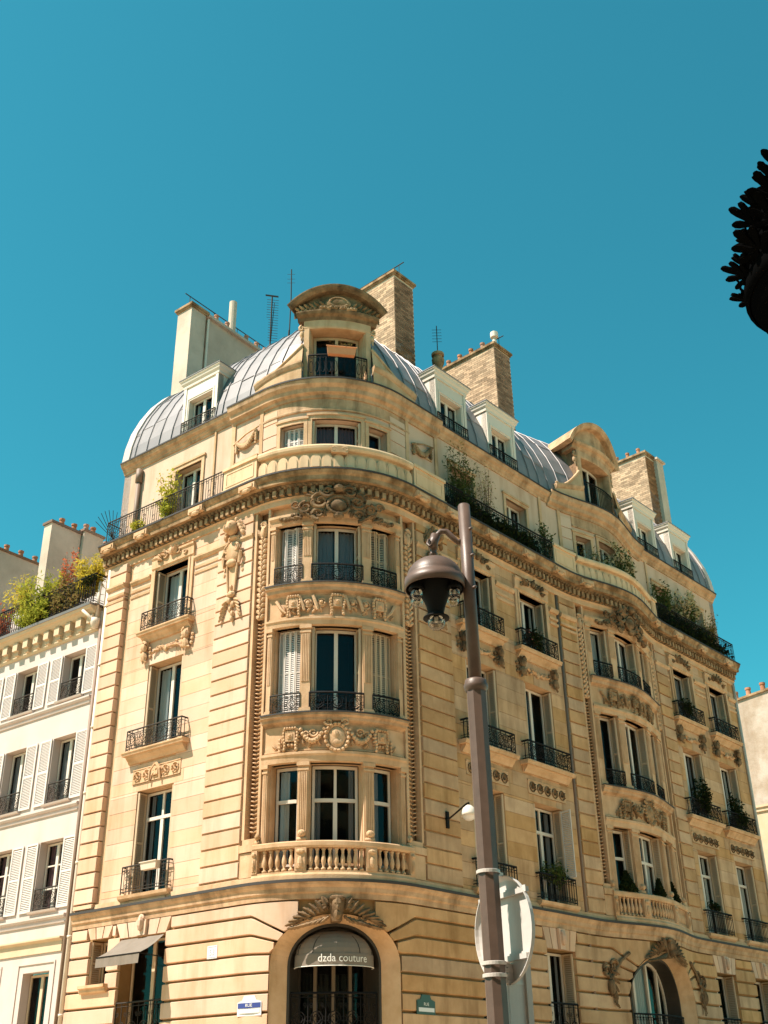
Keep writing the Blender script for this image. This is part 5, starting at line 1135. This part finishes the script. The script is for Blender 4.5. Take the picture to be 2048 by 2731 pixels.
# ---------------------------------------------------------------- awnings, plaques, aerials
AW = thing('domed_awning', 'taupe domed awning with white lettering over the arched shop window of the rounded corner', 'awning')
c = .18; wv = 1.19; mb = MB(); V = []; n = 20; m_n = 7; D0, DP = -.66, .64
for j in range(m_n+1):
    e = pi/2*j/m_n
    for i in range(n+1):
        a = pi-pi*i/n; sag = .018*abs(sin(4*a))*cos(e); V.append(P(c+wv*cos(a)*cos(e)**.8, D0+DP*sin(a)*cos(e)**.8-sag, 4.97+.56*sin(e)-sag))
mb.add(V, [(j*(n+1)+i, j*(n+1)+i+1, (j+1)*(n+1)+i+1, (j+1)*(n+1)+i) for j in range(m_n) for i in range(n)]); mb.obj('canopy', m_awn, AW)
fd = lambda x: D0+DP*sqrt(max(0, 1-x*x)); mb = MB(); V = []; N2 = 44
for i in range(N2+1): a = pi-pi*i/N2; x, y = cos(a), sin(a); V += [P(c+wv*x, D0+DP*y, 4.965), P(c+wv*x*1.005, D0+DP*y+.008, 4.93), P(c+wv*x*1.01, D0+DP*y+.012+.006*sin(i*1.9), 4.68)]
mb.add(V, [(3*i+j, 3*i+3+j, 3*i+4+j, 3*i+1+j) for i in range(N2) for j in (0, 1)]); mb.obj('valance', m_awn, AW)
mb = MB(); mb.ftube([(c+wv*1.01*cos(pi-pi*i/N2), D0+DP*sin(pi-pi*i/N2)+.014, 4.68) for i in range(N2+1)], .009, 4); mb.obj('hem', m_let, AW)
mb = MB()
for i in range(1, 6): a = pi*i/6; mb.ftube([(c+wv*cos(a)*cos(e)**.8, D0+DP*sin(a)*cos(e)**.8-.012, 4.965+.56*sin(e)-.012) for e in [pi/2*j/8 for j in range(9)]], .008, 4)
mb.obj('awning_hoop', m_iron, AW)
def text(body, size, par, name, m, f, extrude=.0):
    cu = bpy.data.curves.new('text', 'FONT'); cu.body = body; cu.size = size; cu.align_x = 'CENTER'; cu.resolution_u = 3
    to = bpy.data.objects.new('text', cu); C.objects.link(to); dg = bpy.context.evaluated_depsgraph_get(); me = bpy.data.meshes.new_from_object(to.evaluated_get(dg)); bpy.data.objects.remove(to)
    for v in me.vertices: v.co = f(v.co.x, v.co.y)
    me.materials.clear(); me.materials.append(m); return link(name, me, par)
text('dzda couture', .23, AW, 'lettering', m_let, lambda x, y: P(c+.16+x*1.02, fd((.16+x*1.02)/wv)+.035, 4.765+y*1.1))
LA = thing('sloping_awning', 'grey sloping fabric awning over the ground floor window of the sunlit left front', 'awning')
mb = MB(); a0, a1 = -6.72, -5.05; V = []
for i in range(9):
    u = a0+(a1-a0)*i/8
    for j in range(7): t = j/6; V.append(P(u, .06+.78*t, 5.74-.5*t-.05*sin(pi*t)+random.uniform(-.005, .005)))
mb.add(V, [(7*i+j, 7*i+7+j, 7*i+8+j, 7*i+j+1) for i in range(8) for j in range(6)]); mb.obj('canopy', m_alu if False else mat('grey_awning_cloth', (.2, .165, .135), .95, .1, noise=(3, (.16, .13, .1), .6), bump=(200, .1)), LA)
mb = MB(); V = []
for i in range(17): u = a0+(a1-a0)*i/16; V += [P(u, .842, 5.23), P(u, .85+.012*sin(i*1.7), 4.99)]
mb.add(V, [(2*i, 2*i+2, 2*i+3, 2*i+1) for i in range(16)]); mb.obj('valance', bpy.data.materials['grey_awning_cloth'], LA)
mb = MB(); mb.ftube([(a0, .84, 5.235), (a1, .84, 5.235)], .018, 6)
for u in (a0+.02, a1-.02): mb.ftube([(u, .05, 5.2), (u, .84, 5.23)], .014, 6)
mb.obj('awning_frame', m_iron, LA)
def plaque(u, z, label, mband):
    t_ = thing('street_name_plaque', label, 'sign', 'street name plaques'); w, h = .34, .2
    mb = MB(); mb.poly([(u-w, z-h), (u+w, z-h), (u+w, z+.1), (u+.2, z+.14), (u+.15, z+.24), (u-.15, z+.24), (u-.2, z+.14), (u-w, z+.1)], .04, .07); mb.obj('plate', m_enam if mband is m_blue else m_green, t_)
    mb = MB(); mb.box(u-w+.02, u+w-.02, .06, .076, z-.03, z+.08); mb.obj('name_band', mband, t_); mb = MB(); mb.box(u-w+.06, u+w-.04, .06, .076, z-.14, z-.05); mb.obj('second_band', m_enam, t_)
    text('RUE', .1, t_, 'lettering', m_let, lambda x, y: P(u+x*1.1, .08, z-.005+y))
plaque(-1.95, 3.84, 'white and blue street name plaque on sunlit stone, left of the shop window', m_blue)
plaque(2.62, 3.86, 'dark street name plaque on shaded stone, right of the shop window', m_green)
HN = thing('house_number_plaque', 'tiny square house number plaque on the sunlit ground floor stone', 'sign'); mb = MB(); mb.box(-3.42, -3.08, .04, .062, 5.0, 5.3); mb.obj('plate', m_enam, HN); mb = MB(); mb.box(-3.4, -3.1, .05, .066, 5.02, 5.04); mb.box(-3.4, -3.1, .05, .066, 5.26, 5.28); mb.obj('border', mat('grey_enamel', (.35, .34, .38), .4), HN)
text('53', .2, HN, 'lettering', bpy.data.materials['grey_enamel'], lambda x, y: P(-3.25+x, .068, 5.075+y))
AE = thing('television_aerial', 'television aerial with many rungs between the left chimney and the corner dormer', 'antenna', 'rooftop aerials'); b_ = Vector((-4.3, 34.6, 26.2))
mb = MB(); mb.tube([b_, b_+Vector((.02, 0, 3.9))], .03, 6); mb.tube([b_+Vector((-.02, .1, 1.0)), b_+Vector((.12, 0, 3.6))], .014, 5); mb.obj('mast', m_ironb, AE)
mb = MB(); mb.wbox(b_+Vector((-.24, -.05, 3.93)), (.5, .12, 0), (0, .02, 0), (0, 0, .07))
for i in range(17): z = 1.75+.125*i; mb.tube([b_+Vector((-.17+.08*(i < 9), -.03, z)), b_+Vector((.28, .05, z))], .009, 4)
mb.obj('rung', m_ironb, AE)
A2 = thing('mast_aerial', 'slim bare mast aerial just left of the corner dormer', 'antenna', 'rooftop aerials'); b_ = Vector((-3.75, 35.2, 26.0)); mb = MB(); mb.tube([b_, b_+Vector((.12, 0, 2.9))], .032, 6); mb.tube([b_+Vector((.12, 0, 2.0)), b_+Vector((.16, 0, 4.6)), b_+Vector((.14, 0, 6.0))], .024, 6); mb.obj('mast', m_ironb, A2)
mb = MB()
for z in (5.3, 5.5, 5.75): mb.tube([b_+Vector((-.02, 0, z)), b_+Vector((.3, 0, z))], .007, 4)
mb.tube([b_+Vector((.2, 0, 1.6)), b_+Vector((.22, 0, 2.6))], .03, 5); mb.obj('rod', m_ironb, A2)
A3 = thing('small_roof_aerial', 'small aerial on a round flue beside the first right hand dormer', 'antenna', 'rooftop aerials'); b_ = Vector((2.13, 34, 25.75)); mb = MB(); mb.lathe([(.1, 0), (.14, .3), (.22, .5), (.24, .7), (.16, .75), (.16, .85), (.24, .87), (.24, .97), (0, 1.0)], b_, 14); mb.obj('flue', m_soot, A3); mb = MB(); mb.tube([b_+Vector((0, 0, .9)), b_+Vector((0, 0, 2.3))], .018, 5)
for i in range(5): mb.tube([b_+Vector((-.18, 0, 1.55+.14*i)), b_+Vector((.18, 0, 1.55+.14*i))], .008, 4)
mb.obj('mast', m_ironb, A3)

# ---------------------------------------------------------------- plants
def plant(name, label, cat, c, r, base, mats, n, sz, twigs=10, group=None, narrow=.45, droop=0., flow=None):
    t_ = thing(name, label, cat, group); st = MB(); pts = []
    for i in range(twigs):
        a = random.random()*2*pi; w = random.random()**.4; h = random.uniform(-1, 1)
        e = (c[0]+r[0]*w*cos(a)*sqrt(1-h*h*.6), c[1]+r[1]*w*sin(a), c[2]+r[2]*h); s = (base[0]+random.uniform(-.25, .25)*r[0], base[1], base[2]); mid = tuple((s[k]+e[k])/2+random.uniform(-.06, .06) for k in range(3))
        st.ftube([s, mid, e], .012, 4, r2=.004); pts.append((s, mid, e))
    st.obj('stem', m_twig, t_)
    fs = [(mats[0], n)]+([(m, k) for m, k in (flow or [])])
    for fi, (m, cnt) in enumerate(fs):
        mb = MB()
        for i in range(cnt):
            s, mid, e = random.choice(pts); t = random.uniform(.35, 1.08) if fi == 0 else random.uniform(.85, 1.1); A_, B_ = (s, mid) if t < .5 else (mid, e); q_ = (t*2) % 1 if t < 1 else t; q_ = t*2-(0 if t < .5 else 1)
            sp = min(.1, .12*max(r)) if fi == 0 else min(.09, .08*max(r)); p = P(A_[0]+(B_[0]-A_[0])*q_+random.gauss(0, sp), A_[1]+(B_[1]-A_[1])*q_+random.gauss(0, sp*.7), A_[2]+(B_[2]-A_[2])*q_+random.gauss(0, sp))
            d = Vector((random.gauss(0, 1), random.gauss(0, 1), random.gauss(0, .8)-droop)).normalized(); x = d.cross(Vector((random.gauss(0, 1), random.gauss(0, 1), random.gauss(0, 1)))).normalized(); L = sz*random.uniform(.6, 1.3)*(1 if fi == 0 else .95)
            mb.add([p-d*L*.5, p+x*L*narrow*.5, p+d*L*.5, p-x*L*narrow*.5], [(0, 1, 2, 3)])
        mb.obj('foliage' if fi == 0 else 'blossom', m, t_)
    return t_
plant('balcony_shrub', 'bright yellow green shrub behind the long iron railing of the sunlit left balcony', 'plant', (-6.4, .1, 19.4), (.55, .3, .6), (-6.3, .1, 18.2), [l_yel], 950, .13, 26)
plant('balcony_plant', 'small yellow green plant poking through the left end of the long sunlit railing', 'plant', (-7.4, .38, 18.42), (.4, .14, .25), (-7.4, .3, 18.2), [l_yel], 330, .09, 12, 'small railing plants')
plant('trailing_plant', 'yellow green trailing plant hanging over the cornice below the bright shrub', 'plant', (-6.05, .45, 18.35), (.25, .12, .35), (-6.0, .32, 18.5), [l_lime], 300, .09, 12, 'small railing plants', droop=.4)
plant('balcony_bush', 'tall feathery dark green bush on the shaded fifth floor balcony next to the corner bay', 'plant', (5.15, .1, 19.75), (.72, .28, 1.05), (5.1, .1, 18.2), [l_mid], 2300, .13, 46, narrow=.25)
plant('climbing_vine', 'thin dry climbing vine with pale blossom at its top on the shaded fifth floor wall', 'plant', (6.75, -.1, 19.8), (.5, .12, 1.2), (6.6, -.05, 18.2), [l_brown], 420, .08, 26, flow=[(l_pale, 170)])
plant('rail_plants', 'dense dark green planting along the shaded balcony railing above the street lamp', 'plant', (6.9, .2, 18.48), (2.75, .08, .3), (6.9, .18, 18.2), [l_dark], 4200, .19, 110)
plant('creeper', 'green creeper with few yellow flowers, at the balcony end before the side bay', 'plant', (9.75, .1, 18.95), (.3, .2, .85), (9.7, .1, 18.2), [l_mid], 650, .12, 16, flow=[(l_pale, 40)])
plant('blossom_shrub', 'bushy shrub with cream blossom over the scalloped parapet of the side bay', 'plant', (14.4, .0, 19.45), (1.15, .3, .75), (14.3, 0, 18.3), [l_mid], 1900, .13, 46, flow=[(l_pale, 1100)])
plant('sparse_shrub', 'sparse thin shrub behind the parapet of the side bay, left of the blossom', 'plant', (12.3, .05, 19.3), (.7, .2, .4), (12.3, 0, 18.4), [l_brown], 330, .1, 20)
plant('terrace_bush', 'green bush standing on the dark balcony right of the side bay', 'plant', (18.0, .1, 19.5), (.6, .25, .7), (18.0, 0, 18.2), [l_mid], 1100, .14, 26)
plant('cream_blossom_bush', 'tall bush crowned with cream blossom near the right end of the fifth floor balcony', 'plant', (20.0, .1, 19.6), (.85, .3, .8), (20.0, 0, 18.2), [l_mid], 1300, .14, 34, flow=[(l_pale, 1500)])
plant('hanging_shrub', 'grey green hanging shrub at the extreme right end of the fifth floor balcony', 'plant', (21.6, .15, 19.3), (.7, .25, .75), (21.6, .1, 18.3), [l_brown], 1200, .11, 30, droop=.6)
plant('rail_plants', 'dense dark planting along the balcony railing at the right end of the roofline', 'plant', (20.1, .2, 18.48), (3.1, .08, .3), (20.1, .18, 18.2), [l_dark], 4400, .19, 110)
def box_plant(u, z, d, label, r=(.62, .14, .26), m=None, n=650, flow=None):
    plant('window_box_plant', label, 'plant', (u, d, z), r, (u, d, z-r[2]), [m or l_dark], n, .12, 18, 'window box plants', flow=flow)
box_plant(8.4, 15.0, .2, 'dark window box plant with a few pink flowers, near the lamp pole', flow=[(l_pink, 22)])
box_plant(18.5, 15.05, .2, 'dark window box plant on the top balcony just right of the side bay')
box_plant(18.6, 11.75, .16, 'tall leafy dark plant filling the second floor balcony right of the side bay', (.72, .16, .6), l_dark, 1500)
box_plant(21.5, 11.6, .16, 'tall leafy dark plant filling the second floor balcony at the far right end', (.72, .16, .6), l_dark, 1500)
box_plant(8.75, 7.75, .05, 'sprawling dark plant on the first floor window railing right of the lamp pole', (.75, .12, .26), l_mid, 600)
box_plant(18.6, 7.85, .05, 'few dark sprigs above the first floor window railing right of the side bay', (.4, .1, .16), l_dark, 220)
def clip(u, z0, h, w, label):
    t_ = thing('clipped_conifer', label, 'plant', 'clipped conifers on the side balustrade'); mb = MB()
    for i in range(900):
        t = random.random(); a = random.random()*2*pi; r = w*(1-t)*sqrt(random.random())+.02; p = P(u+r*cos(a), -.05+r*sin(a), z0+h*t); d = Vector((random.gauss(0, 1), random.gauss(0, 1), 1)).normalized(); x = d.cross(Vector((random.gauss(0, 1), 1, 0))).normalized(); L = .07; mb.add([p-d*L, p+x*L*.4, p+d*L, p-x*L*.4], [(0, 1, 2, 3)])
    mb.obj('foliage', l_dark, t_); mb = MB(); mb.ftube([(u, -.05, z0-.1), (u, -.05, z0+h*.6)], .02, 5); mb.obj('stem', m_twig, t_)
clip(12.35, 7.58, .62, .34, 'broad dark conifer on the side bay balustrade, left of three'); clip(14.0, 7.58, .55, .2, 'slim dark conifer in the middle of the side bay balustrade'); clip(15.2, 7.58, .6, .24, 'dark conifer at the right end of the side bay balustrade')
plant('terrace_bamboo', 'lime green bamboo spilling over the left part of the white house terrace railing', 'plant', (-12.9, .2, 17.2), (1.3, .4, .75), (-12.8, .1, 16.3), [l_lime], 3600, .2, 70, narrow=.22, droop=.2)
plant('drooping_branch', 'yellow drooping plant reaching out at the far left of the white house terrace', 'plant', (-13.7, .2, 18.0), (.8, .25, .35), (-13.0, .1, 16.5), [l_gold], 700, .17, 18, narrow=.2)
plant('red_maple', 'little red leaved maple rising above the white house terrace', 'plant', (-11.3, .05, 18.25), (.5, .25, .4), (-11.15, .0, 16.4), [l_red], 420, .12, 18)
plant('russet_hedge', 'russet and green hedge behind the white house terrace railing', 'plant', (-11.1, .15, 16.95), (1.3, .25, .55), (-11.1, .1, 16.3), [l_brown], 3600, .13, 80)
plant('golden_grass', 'golden yellow grass clump at the corner of the white house terrace', 'plant', (-9.95, .05, 17.7), (.75, .3, .6), (-9.9, .1, 16.6), [l_gold], 2200, .26, 60, narrow=.12)
plant('terrace_yew', 'dark clipped greenery on top of the terrace corner railing beside the downpipe', 'plant', (-9.6, .3, 17.15), (.45, .15, .16), (-9.6, .25, 16.9), [l_dark], 420, .09, 14)
plant('yellow_shrub', 'light yellow green shrub in the middle of the white house terrace', 'plant', (-11.9, .1, 17.45), (.7, .25, .5), (-11.9, 0, 16.4), [l_yel], 800, .14, 22)
plant('trailing_greenery', 'lime green trailing leaves hanging through the white house terrace bars', 'plant', (-12.1, .38, 16.65), (.55, .12, .4), (-12.1, .3, 16.9), [l_lime], 700, .13, 18, droop=.5)
plant('red_terrace_shrub', 'reddish shrub at the left frame edge of the white house terrace', 'plant', (-14.7, .1, 17.0), (.5, .25, .55), (-14.7, 0, 16.3), [l_red], 600, .12, 18)
PL = thing('planter_box', 'orange window box hung on the iron railing of the corner dormer', 'planter'); mb = MB(); a0, a1 = -.22, .72; V = [P(a0+.03, -.2, 22.55), P(a1-.03, -.2, 22.55), P(a1-.03, -.05, 22.55), P(a0+.03, -.05, 22.55), P(a0, -.22, 22.82), P(a1, -.22, 22.82), P(a1, .0, 22.82), P(a0, .0, 22.82)]
mb.add(V, [(0, 3, 2, 1), (0, 1, 5, 4), (1, 2, 6, 5), (2, 3, 7, 6), (3, 0, 4, 7), (4, 5, 6, 7)]); mb.obj('trough', m_orange, PL); mb = MB(); mb.ftube([(a0-.02, .01, 22.81), (a1+.02, .01, 22.81)], .018, 6); mb.obj('trough_rim', m_orange, PL)
plant('dormer_seedling', 'thin dry seedlings in the orange window box of the corner dormer', 'plant', (.2, -.1, 22.95), (.42, .06, .1), (.2, -.1, 22.8), [l_brown], 110, .06, 14)
PT = thing('planter_trough', 'pale trough hung on the first floor railing of the sunlit left front', 'planter'); mb = MB(); a0, a1 = -5.95, -5.32
V = [P(a0+.03, .13, 7.42), P(a1-.03, .13, 7.42), P(a1-.03, .28, 7.42), P(a0+.03, .28, 7.42), P(a0, .11, 7.62), P(a1, .11, 7.62), P(a1, .31, 7.62), P(a0, .31, 7.62)]
mb.add(V, [(0, 3, 2, 1), (0, 1, 5, 4), (1, 2, 6, 5), (2, 3, 7, 6), (3, 0, 4, 7), (4, 5, 6, 7)]); mb.obj('trough', m_pole2, PT); mb = MB(); mb.ftube([(a0-.02, .315, 7.61), (a1+.02, .315, 7.61)], .016, 6); mb.obj('trough_rim', m_pole2, PT)
